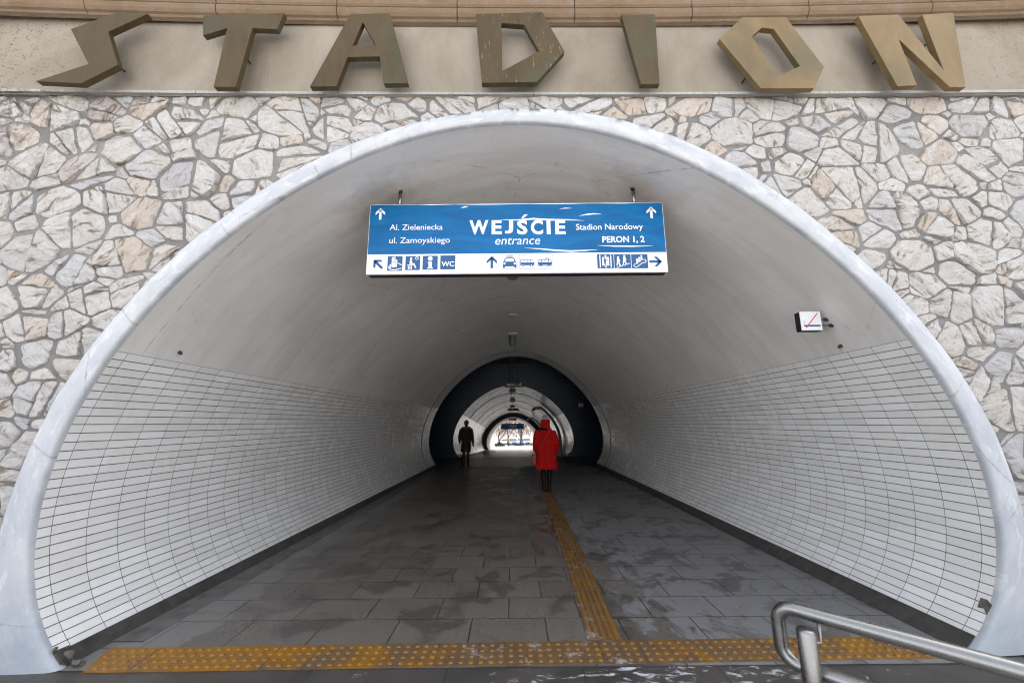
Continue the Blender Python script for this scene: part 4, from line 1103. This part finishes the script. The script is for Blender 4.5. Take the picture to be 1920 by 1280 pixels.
# ------------------------------------------------------------------ small sign on the right side of the vault
def vault_x(z, y, side):
    s = (y-3.1)/(YB-3.1); pts = [tun1(p, s) for p in PROF]; pts = pts[::-1] if side > 0 else pts
    for a, b in zip(pts[:-1], pts[1:]):
        if a[2] <= z <= b[2]: return a[0]+(b[0]-a[0])*(z-a[2])/((b[2]-a[2]) or 1)
    return side*2.9
QD = 3.62
q0, q1 = DP(1504, 619, QD), DP(1537, 584, QD)
bx0, bx1, bz0, bz1 = q0.x, q1.x, q0.z, q1.z
ns = empty('small_sign', ((bx0+bx1)/2, QD, bz0), 'small white square sign with a red slash bracketed to the right of the vault', 'sign')
MB().box((bx0, QD, bz0), (bx1, QD+.006, bz1)).build('face_plate', M['white'], ns)
MB().box((bx0-.002, QD+.0065, bz0-.006), (bx1-.004, QD+.07, bz1-.004)).build('box_body', M['black'], ns)
ff = Face((bx0, QD, bz0), (1, 0, 0), .0012); wq, hq = bx1-bx0, bz1-bz0
mk = MB(); ff.poly(mk, [(.12*wq, .20*hq), (.93*wq, .20*hq), (.93*wq, .285*hq), (.12*wq, .285*hq)], 1); mk.build('blue_bar', M['blueink'], ns)
mk = MB(); ff.line(mk, [(.20*wq, .12*hq), (.85*wq, .90*hq)], .045*wq, 2); mk.build('red_slash', M['red'], ns)
mk = MB()
for i in range(6): ff.poly(mk, [((.10+.012*i)*wq, (.36+.04*i)*hq), ((.19-.006*(i % 2))*wq, (.36+.04*i)*hq), ((.19-.006*(i % 2))*wq, (.375+.04*i)*hq), ((.10+.012*i)*wq, (.375+.04*i)*hq)], 1)
mk.build('small_print', M['greyink'], ns)
for dz in (.30, .62):
    z = bz0+hq*dz; xv = vault_x(z, QD+.04, 1)
    ar_ = MB().tube([(bx1-.01, QD+.04, z), (xv+.01, QD+.04, z)], .006, 10).build('bracket_arm', M['steel'], ns)
    MB().tube([(xv-.03, QD+.04, z), (xv-.012, QD+.04, z), (xv+.012, QD+.04, z)], [.010, .018, .018], 12).build('wall_clamp', M['dark'], ar_)
for (px, py, side, lab) in ((336, 660, -1, 'dark stub of a cut bolt above the left tiles'), (1577, 648, 1, 'dark stub of a cut bolt near the small white sign')):
    D_b = 3.55
    for _ in range(12):
        p = DP(px, py, D_b); xv = vault_x(p.z, D_b, side); D_b *= 1+.6*(abs(xv)/abs(p.x)-1)
    p = DP(px, py, D_b)
    nrm = Vector((-side*.85, -.12, -.5)).normalized()
    o = MB().tube([p-nrm*.03, p+nrm*.012, p+nrm*.035], [.017, .017, .009], 9).build('bolt_stub', M['dark']); tag(o, lab, 'bolt', 'cut bolts on the vault')

# ------------------------------------------------------------------ lamps along the crown
def crown_z(y): return tun1(max(PROF, key=lambda p: p[1]), (y-3.1)/(YB-3.1))[2]
def lamp(y0, y1, x, lab, zt0, zt1, wd=.24, mat='lampgrey'):
    t_ = empty('ceiling_lamp', (x, (y0+y1)/2, zt0), lab, 'lamp', 'lamps along the vault crown')
    m_ = MB(); h = .13
    rows = []
    for y, zt, e in ((y0, zt0, .35), (y0+.06, zt0, 1), (y1-.06, zt1, 1), (y1, zt1, .35)):
        rows.append([(x+dx*wd/2*(.75+.25*e), y, zt-dz*h*(.6+.4*e)) for dx, dz in ((-1, -.2), (-1, .35), (-.72, .8), (-.3, 1), (.3, 1), (.72, .8), (1, .35), (1, -.2))])
    m_.grid(rows); n = len(m_.v)-8; m_.face(range(8)); m_.face(list(range(n, n+8))[::-1])
    m_.build('diffuser', M[mat], t_, smooth=False)
    MB().box((x-wd*.58, y0-.01, zt0-.03), (x+wd*.58, y1+.01, zt0+.03)).build('housing', M['lampwhite'], t_)
    return t_
X0L = DP(961, 640, 11).x
lamp(5.5, 6.75, DP(961, 522, 6.5).x, 'grey ceiling lamp half hidden behind the hanging direction sign', crown_z(6), crown_z(6))
lamp(11.4, 13.0, X0L, 'dark grey ceiling lamp deep in the first vault', crown_z(12), crown_z(12), .26)
yb_ = 9.3; o = empty('smoke_detector', (DP(962, 597, yb_).x, yb_, crown_z(yb_)), 'small beige box on the vault crown between two lamps', 'detector')
MB().box((o.location.x-.11, yb_-.06, crown_z(yb_)-.07), (o.location.x+.11, yb_+.06, crown_z(yb_)+.02)).build('case', M['beige'], o, bevel=.01)
MB().box((o.location.x-.13, yb_-.08, crown_z(yb_)-.012), (o.location.x+.13, yb_+.08, crown_z(yb_)+.03)).build('back_plate', M['lampgrey'], o)
def crown2(y): return max(p[2] for p in between(S2, S3, (y-Y2)/(Y3-Y2)))
for k, (y0, py, lab) in enumerate(((22.0, 735, 'nearest white lamp in the rear passage, under the platform sign'), (26.5, 752, 'second white lamp in the rear passage'), (31.0, 762, 'farthest white lamp in the rear passage, above a dark board'))):
    lamp(y0, y0+1.3, DP(961, py, y0).x, lab, crown2(y0+.6)-.02, crown2(y0+.6)-.02, .30, 'lampwhite')

# ------------------------------------------------------------------ hanging boards further in
def board(D, px0, px1, py0, py1, lab, cat, txt=None, top=None, mat='black', ar=False, name='hanging_sign', tx=(.1, .66)):
    a, b = DP(px0, py1, D), DP(px1, py0, D)
    t_ = empty(name, ((a.x+b.x)/2, D, b.z), lab, cat)
    MB().box((a.x, D, a.z), (b.x, D+.08, b.z)).build('board', M[mat], t_, bevel=.008)
    fc = Face((a.x, D, a.z), (1, 0, 0), .004); w2, h2 = b.x-a.x, b.z-a.z
    if txt:
        mm = MB(); fc.text(mm, txt, w2*tx[0], w2*tx[1], h2*.27, h2*.73, bold=.01)
        if ar: arrow(fc, mm, w2*.83, h2*.5, h2*.8, h2*.62, R(-90))
        mm.build('lettering', M['lampwhite'], t_)
    if top:
        for dx in (.24, .76):
            x = a.x+w2*dx; MB().tube([(x, D+.04, b.z-.01), (x, D+.04, top)], .012, 8).build('hanger_rod', M['dark'], t_)
    return t_
board(17.2, 947, 981, 716, 726, 'dark hanging sign reading PERON 2 with an arrow', 'sign', 'PERON 2', 4.33, ar=True)
board(33.5, 952, 973, 764.5, 769.5, 'unlit black board hung low before the blue collar', 'board', None, crown2(33.5))
board(41.5, 954.5, 968.5, 784.5, 788, 'small black board hung inside the exit arch', 'board', None, DP(962, 782, 41.5).z+.1)
board(46.5, 939.5, 982, 793.5, 804.5, 'dark blue exit sign across the mouth of the exit arch', 'sign', 'WYJŚCIE', DP(962, 787, 46.5).z+.2, 'blueink', tx=(.38, .68))
# red and white notice on the dark rear wall
a, b = DP(1085, 765.5, Y2-.02), DP(1093.5, 755.5, Y2-.02)
t_ = empty('wall_notice', ((a.x+b.x)/2, Y2, a.z), 'small white and red notice on the dark panel wall', 'notice')
MB().box((a.x, Y2-.03, a.z+(b.z-a.z)*.36), (b.x, Y2-.003, b.z)).build('white_field', M['lampwhite'], t_); MB().box((a.x, Y2-.032, a.z), (b.x, Y2-.003, a.z+(b.z-a.z)*.355)).build('red_field', M['red'], t_)
mm = MB(); fc = Face((a.x, Y2-.03, a.z), (1, 0, 0), .003); fc.line(mm, [(.05, .17), (.18, .17)], .02); fc.line(mm, [(.05, .22), (.15, .22)], .02); mm.build('small_print', M['blueink'], t_)
# curved dark display frames leaning along the right side of the rear passage
for D, s0, s1, pxh, lab in ((24.0, .60, .985, (1025, 762), 'near curved black display frame with a white lamp head on the right passage wall'), (34.0, .60, .985, (1001, 785), 'far curved black display frame with a white lamp head by the exit')):
    A = between(S2, S3, (D-Y2)/(Y3-Y2)); A2 = between(S2, S3, (D+.30-Y2)/(Y3-Y2)); n_ = len(A)
    i0, i1 = int(n_*.70), int(n_*.985); cxm = sum(p[0] for p in A)/n_; czm = fz(D)+1.5
    t_ = empty('display_frame', (A[i1][0], D, fz(D)), lab, 'display', 'curved display frames in the rear passage')
    def ins(Q, q): return [(x+(cxm-x)*q, y, z+(czm-z)*q) for x, y, z in Q]
    rows = [ins(A, .03)[i0:i1], ins(A, .09)[i0:i1], ins(A2, .09)[i0:i1], ins(A2, .03)[i0:i1]]
    MB().grid(rows, close_u=True).build('frame', M['black'], t_)
    h_ = ins(A, .12)[i0]
    MB().tube([(h_[0]+.10, D-.05, h_[2]-.08), (h_[0]-.02, D-.12, h_[2]+.02), (h_[0]-.34, D-.25, h_[2]-.14)], [.07, .09, .07], 10).build('lamp_head', M['lampwhite'], t_)
# waste bin on the right of the passage
a, b = DP(1041, 858, 19.0), DP(1053.5, 826, 19.0)
zb = fz(19.0); xb0, xb1 = a.x, b.x; t_ = empty('litter_bin', ((xb0+xb1)/2, 19.0, zb), 'dark litter bin with a peaked lid beside the red coat', 'bin')
MB().box((xb0, 19.0, zb), (xb1, 19.35, zb+.62)).build('body', M['dark'], t_, bevel=.01)
MB().box((xb0+.07, 18.985, zb+.12), (xb1-.07, 18.998, zb+.52)).build('pale_panel', plain('pale_green_panel', (.16, .20, .17), .5), t_)
MB().prism([[Vector((xb0-.02, 18.98, zb+.625)), Vector((xb1+.02, 18.98, zb+.625)), Vector((xb1, 18.98, zb+.80)), Vector(((xb0+xb1)/2+.06, 18.98, zb+.86)), Vector((xb0, 18.98, zb+.74))]], Vector((0, .39, 0))).build('lid', M['black'], t_)
# glass door leaf half seen at the left of the hall
t_ = empty('glass_door', (-3.72, 17.0, fz(17)), 'narrow glass door leaf at the left edge of the dark hall', 'door')
MB().box((-3.75, 16.6, fz(17)), (-3.70, 16.68, 2.0)).build('stile', M['steel'], t_); MB().box((-3.735, 16.69, fz(17)+.02), (-3.715, 17.5, 1.98)).build('pane', M['glass'], t_)
MB().tube([(-3.66, 16.72, .85), (-3.64, 16.72, .9), (-3.64, 16.72, 1.4), (-3.66, 16.72, 1.45)], .014, 8).build('handle', M['steel'], t_)

# ------------------------------------------------------------------ stainless handrail in the foreground
hr = empty('handrail', (1.10, 1.60, 0), 'brushed steel double handrail with a looped end in the foreground', 'handrail')
def on_level(px, py, z):
    r = ray(px, py); t = (z-H)/r.z; return Vector((r.x*t, r.y*t, z))
q1_, q2_ = on_level(1490, 1142, .90), on_level(1918, 1259, .90); RA = .0245
d_ = (q2_-q1_).normalized(); e0 = q1_-d_*.06
def arc(c, a0, a1, r_, n_=7): return [c+d_*(r_*math.cos(a0+(a1-a0)*i/n_))+Vector((0, 0, r_*math.sin(a0+(a1-a0)*i/n_))) for i in range(n_+1)]
r_ = .055; drop = .19
pts = [e0+d_*2.6, e0+d_*r_*1.2]+arc(e0+d_*r_+Vector((0, 0, -r_)), R(90), R(180), r_)+arc(e0+d_*r_+Vector((0, 0, -drop+r_)), R(180), R(270), r_)+[e0+d_*(r_*1.3)+Vector((0, 0, -drop)), e0+d_*2.6+Vector((0, 0, -drop))]
MB().tube(pts, RA, 20).build('rail_loop', M['steel'], hr, smooth=True)
for k in range(2):
    sd = .10+k*1.5; nrm = Vector((-d_.y, d_.x, 0))*-1
    b0 = e0+d_*sd-Vector((nrm.x, nrm.y, 0))*-.0
    off = Vector((d_.y, -d_.x, 0)); off = off if off.y < 0 else -off
    b0 = e0+d_*sd+off*.062
    po = MB().tube([(b0.x, b0.y, 0.0), (b0.x, b0.y, .862), (b0.x, b0.y, .868)], [.030, .030, .026], 20).build('post', M['steel'], hr, smooth=True)
    MB().tube([(b0.x, b0.y, .001), (b0.x, b0.y, .012)], .05, 20).build('base_flange', M['steel'], po)
    c0 = e0+d_*(sd+.03)
    MB().tube([(b0.x+off.x*-.01, b0.y-off.y*.01, .82), (c0.x+off.x*.012, c0.y+off.y*.012, .815), (c0.x, c0.y, .835), (c0.x, c0.y, .885)], .006, 10).build('bracket', M['steel'], hr, smooth=True)
    MB().tube([(b0.x, b0.y, .71), (b0.x-off.x*.06, b0.y-off.y*.06, .71)], .008, 10).build('bracket', M['steel'], hr)

# ------------------------------------------------------------------ people
def body_mb(pose):
    """one set of closed tapered limbs, later fused into a single skin; pose in metres, facing +y"""
    m_ = MB(); g = pose
    m_.loft([(0, 0, .86, .15, .10), (0, 0, .95, .17, .115), (0, .0, 1.08, .14, .10), (0, 0, 1.22, .165, .115), (0, 0, 1.36, .185, .11), (0, 0, 1.43, .14, .085), (0, .0, 1.47, .06, .06)], 18)
    m_.tube([(0, 0, 1.42), (0, .012, 1.54)], [.062, .055], 12)
    m_.ball((0, .02, 1.615), (.076, .096, .118), 16, 12)
    m_.tube([(0, .11, 1.63), (0, .128, 1.60), (0, .105, 1.59)], [.010, .017, .012], 8)
    for s in (-1, 1): m_.ball((s*.078, .01, 1.61), (.012, .02, .032), 8, 6)
    for s, L in ((-1, g['legL']), (1, g['legR'])):
        h_, k_, a_ = (Vector(v) for v in L)
        m_.tube([h_, h_.lerp(k_, .5), k_, k_.lerp(a_, .35), a_], [.088, .075, .055, .056, .040], 14)
        t0 = Vector(g.get('toe', (0, 1, 0))); up = g['heelL'] if s < 0 else g['heelR']
        m_.tube([a_+Vector((0, -.05, -.035)), a_+Vector((0, .02, -.045)), a_+Vector((0, .12, -.062-up)), a_+Vector((0, .175, -.07-up))], [.036, .042, .036, .022], 12)
    for s, A in ((-1, g['armL']), (1, g['armR'])):
        sh, el, wr = (Vector(v) for v in A)
        m_.tube([sh, sh.lerp(el, .5), el, el.lerp(wr, .4), wr], [.052, .046, .040, .038, .027], 12)
        dd = (wr-el).normalized(); sd = Vector((-s*.25, 1, .1)); sd = (sd-dd*sd.dot(dd)).normalized(); nn = dd.cross(sd)
        m_.tube([wr-dd*.01, wr+dd*.03, wr+dd*.085], [.026, .034, .036], 10)
        for q, (o_, l_) in enumerate(((-.028, .066), (-.010, .078), (.009, .074), (.027, .058))):
            p0 = wr+dd*.08+sd*o_
            cur = nn*(-s)*-.012
            m_.tube([p0, p0+dd*l_*.45+cur*.6, p0+dd*l_*.8+cur*1.6, p0+dd*l_+cur*2.4], [.0098, .0095, .0088, .007], 8)
        p0 = wr+dd*.03+sd*.025
        m_.tube([p0, p0+sd*.026+dd*.03, p0+sd*.030+dd*.062], [.013, .011, .008], 8)
    return m_
def place(mb, loc, sc, rz=0):
    c, s = math.cos(rz), math.sin(rz)
    mb.v = [(loc[0]+(x*c-y*s)*sc, loc[1]+(x*s+y*c)*sc, loc[2]+z*sc) for x, y, z in mb.v]; return mb
# woman in the red coat
LR = (.80, 10.0, fz(10.0)+.004); SCR = 1.0; rz = R(-2)
g1 = dict(legL=((-.085, 0, .90), (-.075, .02, .50), (-.062, -.02, .095)), legR=((.085, 0, .90), (.075, .05, .50), (.058, .03, .095)), heelL=.0, heelR=.0,
          armL=((-.18, 0, 1.40), (-.235, -.05, 1.13), (-.205, .09, .90)), armR=((.18, 0, 1.40), (.235, -.05, 1.13), (.205, .09, .90)))
pr = remeshed(place(body_mb(g1), LR, SCR, rz), 'person', M['legs'], None, .0075, 3)
tag(pr, 'person in a long red coat and red hood walking away down the tunnel', 'person')
ct = MB().loft([(0.02, -.01, .52, .262, .195), (.02, -.01, .55, .262, .195), (.015, -.005, .72, .238, .185), (0, 0, .92, .215, .17), (0, 0, 1.10, .195, .155), (0, 0, 1.27, .205, .15), (0, 0, 1.39, .205, .14), (0, 0, 1.455, .155, .115), (0, .0, 1.49, .10, .09)], 40)
for s in (-1, 1): ct.tube([(s*.175, 0, 1.40), (s*.222, -.03, 1.28), (s*.252, -.055, 1.12), (s*.246, .02, .99), (s*.215, .08, .90)], [.08, .08, .077, .07, .062], 16)
cto = remeshed(place(ct, LR, SCR, rz), 'coat', M['coat_red'], pr, .011, 5)
for v in cto.data.vertices:                       # folds
    p = v.co; z = p.z-LR[2]; a_ = math.atan2(p.y-LR[1], p.x-LR[0])
    k = mnoise.noise(Vector((a_*2.6, z*1.6, 2)))*.026+mnoise.noise(Vector((a_*7, z*4, 8)))*.013
    d2 = Vector((p.x-LR[0], p.y-LR[1], 0)); v.co += d2.normalized()*k*(1.2 if z < 1.2 else .6)
hd = MB().ball((0, .0, 1.59), (.122, .135, .128), 18, 12).loft([(0, -.01, 1.44, .14, .12), (0, -.01, 1.50, .125, .115), (0, -.0, 1.57, .115, .12)], 18)
remeshed(place(hd, LR, SCR, rz), 'hood', M['coat_red'], pr, .012, 4)
remeshed(place(MB().ball((.0, .01, 1.70), (.092, .10, .085), 16, 10).ball((-.005, .0, 1.795), .024, 10, 8), LR, SCR, rz), 'knitted_hat', M['hatgrey'], pr, .009, 3)
remeshed(place(MB().loft([(-.03, -.005, 1.425, .155, .125), (-.03, -.005, 1.46, .165, .135), (-.02, -.0, 1.495, .13, .12)], 20), LR, SCR, rz), 'scarf', M['legs'], pr, .012, 3)
bg_ = MB().tube([(.12, -.125, 1.47), (.05, -.17, 1.35), (-.10, -.185, 1.12), (-.25, -.12, .86)], .010, 8)
remeshed(place(bg_, LR, SCR, rz), 'bag_strap', M['bagred'], pr, .006, 1)
remeshed(place(MB().box((-.345, -.10, .62), (-.235, .10, .86)), LR, SCR, rz), 'shoulder_bag', M['bagred'], pr, .015, 3)
for nm, (kn, an) in (('boot', ((-.075, .02, .46), (-.062, -.02, .095))), ('boot', ((.075, .05, .46), (.058, .03, .095)))):
    k_, a_ = Vector(kn), Vector(an)
    remeshed(place(MB().tube([k_, k_.lerp(a_, .4), a_.lerp(k_, .12), a_], [.060, .058, .044, .046], 14).tube([a_+Vector((0, -.06, -.045)), a_+Vector((0, .02, -.046)), a_+Vector((0, .12, -.058)), a_+Vector((0, .19, -.068))], [.045, .049, .045, .026], 12), LR, SCR, rz), nm, M['boots'], pr, .009, 3)
# dark figure on the left
LD = (-1.72, 15.1, fz(15.1)+.004); SCD = .985; rz2 = R(4)
g2 = dict(legL=((-.075, 0, .90), (-.085, .14, .52), (-.09, .12, .10)), legR=((.075, 0, .90), (.075, -.04, .50), (.08, -.24, .17)), heelL=0., heelR=.015,
          armL=((-.175, 0, 1.40), (-.235, -.05, 1.13), (-.25, .14, .95)), armR=((.175, 0, 1.40), (.225, -.10, 1.14), (.255, -.10, .90)))
pd = remeshed(place(body_mb(g2), LD, SCD, rz2), 'person', M['coat_dark'], None, .0075, 3)
tag(pd, 'person in a long dark coat and red knitted hat walking by the left wall', 'person')
ct = MB().loft([(-.01, -.0, .58, .19, .22), (-.01, 0, .64, .19, .215), (0, 0, .85, .182, .185), (0, 0, 1.05, .175, .165), (0, 0, 1.25, .195, .16), (0, 0, 1.38, .20, .145), (0, 0, 1.45, .15, .11), (0, 0, 1.49, .09, .085)], 36)
for s, A in ((-1, g2['armL']), (1, g2['armR'])):
    sh, el, wr = (Vector(v) for v in A); ct.tube([sh, sh.lerp(el, .5), el, el.lerp(wr, .5), wr], [.078, .076, .068, .06, .05], 14)
remeshed(place(ct, LD, SCD, rz2), 'coat', M['coat_dark'], pd, .011, 4)
remeshed(place(MB().loft([(0, -.06, 1.40, .19, .12), (0, -.06, 1.45, .20, .135), (0, -.05, 1.50, .15, .12)], 20), LD, SCD, rz2), 'fur_hood', M['fur'], pd, .014, 2)
remeshed(place(MB().ball((0, .015, 1.65), (.095, .112, .10), 16, 10), LD, SCD, rz2), 'knitted_hat', M['hatred'], pd, .011, 3)

# ------------------------------------------------------------------ the street beyond
def make_car(paint, lab):
    t_ = empty('parked_car', (0, 0, 0), lab, 'car', 'cars parked beyond the exit')
    m_ = MB(); L, Wd = 4.2, .88                          # nose towards -y
    prof_s = [(-2.1, .32), (-2.12, .62), (-2.0, .80), (-1.05, .95), (-.45, 1.38), (.35, 1.46), (1.15, 1.40), (1.75, 1.02), (2.05, .92), (2.1, .35)]
    rows = []
    for wx in (-1, -.93, -.8, .8, .93, 1):
        row = []
        for y, z in prof_s:
            tuck = .80 if z > 1.2 else (.96 if z > .9 else 1)
            e = .0 if abs(wx) > .95 else (.02 if abs(wx) > .85 else .035)
            row.append((wx*Wd*tuck, y, z-.04+e))
        rows.append(row)
    m_.grid(rows); n = len(prof_s); m_.face(range(n)); m_.face([n*5+i for i in range(n)][::-1])
    m_.face([0, n, 2*n, 3*n, 4*n, 5*n]); m_.face([n-1+k*n for k in range(6)][::-1])
    bd_ = m_.build('body', paint, t_, smooth=False)
    g_ = MB(); g_.grid([[(-.68, -1.03, .985), (.68, -1.03, .985)], [(-.58, -.50, 1.37), (.58, -.50, 1.37)]]); g_.build('windscreen', M['glass'], t_)
    for s in (-1, 1):
        g_ = MB(); g_.grid([[(s*.885, -.85, 1.0), (s*.885, 1.45, 1.0)], [(s*.735, -.35, 1.36), (s*.735, 1.05, 1.36)]]); g_.build('side_window', M['glass'], t_)
        MB().box((s*.62-.17, -2.13, .60), (s*.62+.17, -2.05, .74)).build('headlight', M['lampwhite'], t_)
        for y in (-1.35, 1.3):
            wl = MB().tube([(s*.66, y, .32), (s*.89, y, .32)], .32, 18).build('wheel', M['tyre'], t_); MB().tube([(s*.885, y, .32), (s*.90, y, .32)], .2, 14).build('rim', M['rimgrey'], wl)
    MB().box((-.5, -2.16, .34), (.5, -2.08, .5)).build('grille', M['black'], t_)
    return t_
CY = 80.0
def car_paint(c): return plain('car_paint', c, .25, .2, var=.05, sc=2)
cars = [(962, CY, (.05, .09, .20), 'dark blue car parked beyond the exit, left of the forked tree'), (947, CY+4, (.6, .62, .64), 'white car parked beside the big left tree'),
        (981, CY+3, (.16, .22, .30), 'grey blue car parked behind the forked tree'), (988, CY+1, (.10, .15, .24), 'steel blue car parked nearest the red coat'), (972.5, CY+6, (.03, .035, .05), 'near black car partly hidden by the forked tree')]
for px, Y, c, lab in cars:
    t_ = make_car(car_paint(c), lab); t_.location = (DP(px, 830, Y).x, Y, fz(Y)); t_.rotation_euler.z = rng.uniform(-.12, .12)
def bare_tree(name, x, y, h, spread, fork, lab, seed):
    r2 = random.Random(seed); t_ = empty(name, (x, y, fz(y)), lab, 'tree', 'bare trees beyond the exit'); tk, cr = MB(), MB()
    def grow(p, d, L, r, depth, mb):
        n_ = 4; pts = [Vector(p)]; dd = Vector(d)
        for i in range(n_):
            dd = (dd+Vector((r2.uniform(-.16, .16), r2.uniform(-.16, .16), r2.uniform(-.03, .10)))).normalized(); pts.append(pts[-1]+dd*L/n_)
        mb.tube(pts, [r*(1-.4*i/n_) for i in range(n_+1)], 6 if depth > 1 else 9)
        if depth < 5:
            for k in range(3 if depth < 3 else 2):
                a_ = r2.uniform(0, 6.28); sp_ = spread*r2.uniform(.55, 1.2)
                side = Vector((math.cos(a_), math.sin(a_), 0)); nd = (dd+side*sp_).normalized()
                grow(pts[-1] if k < 2 else pts[2], nd, L*r2.uniform(.62, .86), r*.6, depth+1, cr)
    grow((x, y, fz(y)-.1), (0, 0, 1), h*fork, h*.024, 0, tk)
    tk.build('trunk', M['bark'], t_, smooth=True); cr.build('crown', M['bark'], t_, smooth=True); return t_
bare_tree('bare_tree', DP(937, 830, 74).x, 74, 7.5, .95, .26, 'spreading bare tree seen through the exit arch, left of the blue exit sign', 4)
bare_tree('bare_tree', DP(976, 830, 76).x, 76, 8.0, .52, .24, 'upright forked bare tree seen through the exit arch, below the exit sign', 9)
bare_tree('bare_tree', DP(954, 830, 98).x, 98, 7.5, .7, .3, 'slim bare tree farther back between the two nearer trees', 21)
bu = MB()
for k in range(500):
    a_, q = rng.uniform(0, 6.28), rng.random()**.5; c = Vector((DP(937, 830, 73).x+.9*q*math.cos(a_), 73+.9*q*math.sin(a_), fz(73)+rng.uniform(.02, .75)*(1.1-q*.6)))
    u = Vector((rng.uniform(-1, 1), rng.uniform(-1, 1), rng.uniform(-1, 1))).normalized()*.09; v = u.cross(Vector((rng.random(), rng.random(), 1))).normalized()*.06
    n = len(bu.v); bu.v += [tuple(c-u-v), tuple(c+u-v), tuple(c+u+v), tuple(c-u+v)]; bu.face((n, n+1, n+2, n+3))
tag(bu.build('shrub', plain('dark_shrub', (.05, .05, .04), .9)), 'low dark shrub round the foot of the left bare tree', 'shrub')
wd = MB()
for k in range(17000):
    x, y = rng.uniform(-48, 48), rng.uniform(118, 150); h_ = 5.5+2.5*mnoise.noise(Vector((x*.12, y*.1, 3))); z = fz(y)+rng.random()**.8*max(h_, 2)
    u = Vector((rng.uniform(-.5, .5), rng.uniform(-.5, .5), 1)).normalized()*rng.uniform(.4, 1.1); v = Vector((rng.uniform(-1, 1), rng.uniform(-.4, .4), 0)).normalized()*rng.uniform(.03, .09)
    n = len(wd.v); wd.v += [(x-v.x, y-v.y, z-u.z*.5), (x+v.x, y+v.y, z-u.z*.5), (x+u.x+v.x*.3, y+u.y, z+u.z*.5), (x+u.x-v.x*.3, y+u.y, z+u.z*.5)]; wd.face((n, n+1, n+2, n+3))
tag(wd.build('far_wood', M['twig'], None, recalc=False), 'brownish leafless wood closing the view beyond the parked cars', 'wood', kind='stuff')
# pedestrian and post by the road
LP = (DP(952.5, 833, 72).x, 72.0, fz(72)+.01)
g3 = dict(legL=((-.085, 0, .90), (-.10, .16, .52), (-.10, .10, .10)), legR=((.085, 0, .90), (.10, .02, .50), (.10, -.14, .13)), heelL=0., heelR=.01,
          armL=((-.19, 0, 1.40), (-.25, .03, 1.13), (-.25, .18, .93)), armR=((.19, 0, 1.40), (.25, -.08, 1.14), (.25, -.12, .90)))
pp = remeshed(place(body_mb(g3), LP, 1.0, R(170)), 'person', M['legs'], None, .014, 3); tag(pp, 'distant person in a yellow jacket on the street beyond the exit', 'person')
ct = MB().loft([(0, 0, .82, .20, .15), (0, 0, 1.05, .19, .145), (0, 0, 1.3, .215, .145), (0, 0, 1.44, .14, .10), (0, 0, 1.48, .08, .08)], 20)
for A in (g3['armL'], g3['armR']):
    sh, el, wr = (Vector(v) for v in A); ct.tube([sh, el, wr], [.07, .062, .05], 12)
remeshed(place(ct, LP, 1.0, R(170)), 'jacket', M['yellow'], pp, .02, 3)
xq = DP(991.5, 838, 58).x; t_ = empty('bollard', (xq, 58, fz(58)), 'slim dark bollard on the pavement outside the exit', 'bollard')
MB().tube([(xq, 58, fz(58)-.05), (xq, 58, fz(58)+.75)], .045, 10).build('post', M['dark'], t_); MB().ball((xq, 58, fz(58)+.80), .06, 10, 8).build('cap', M['rimgrey'], t_)
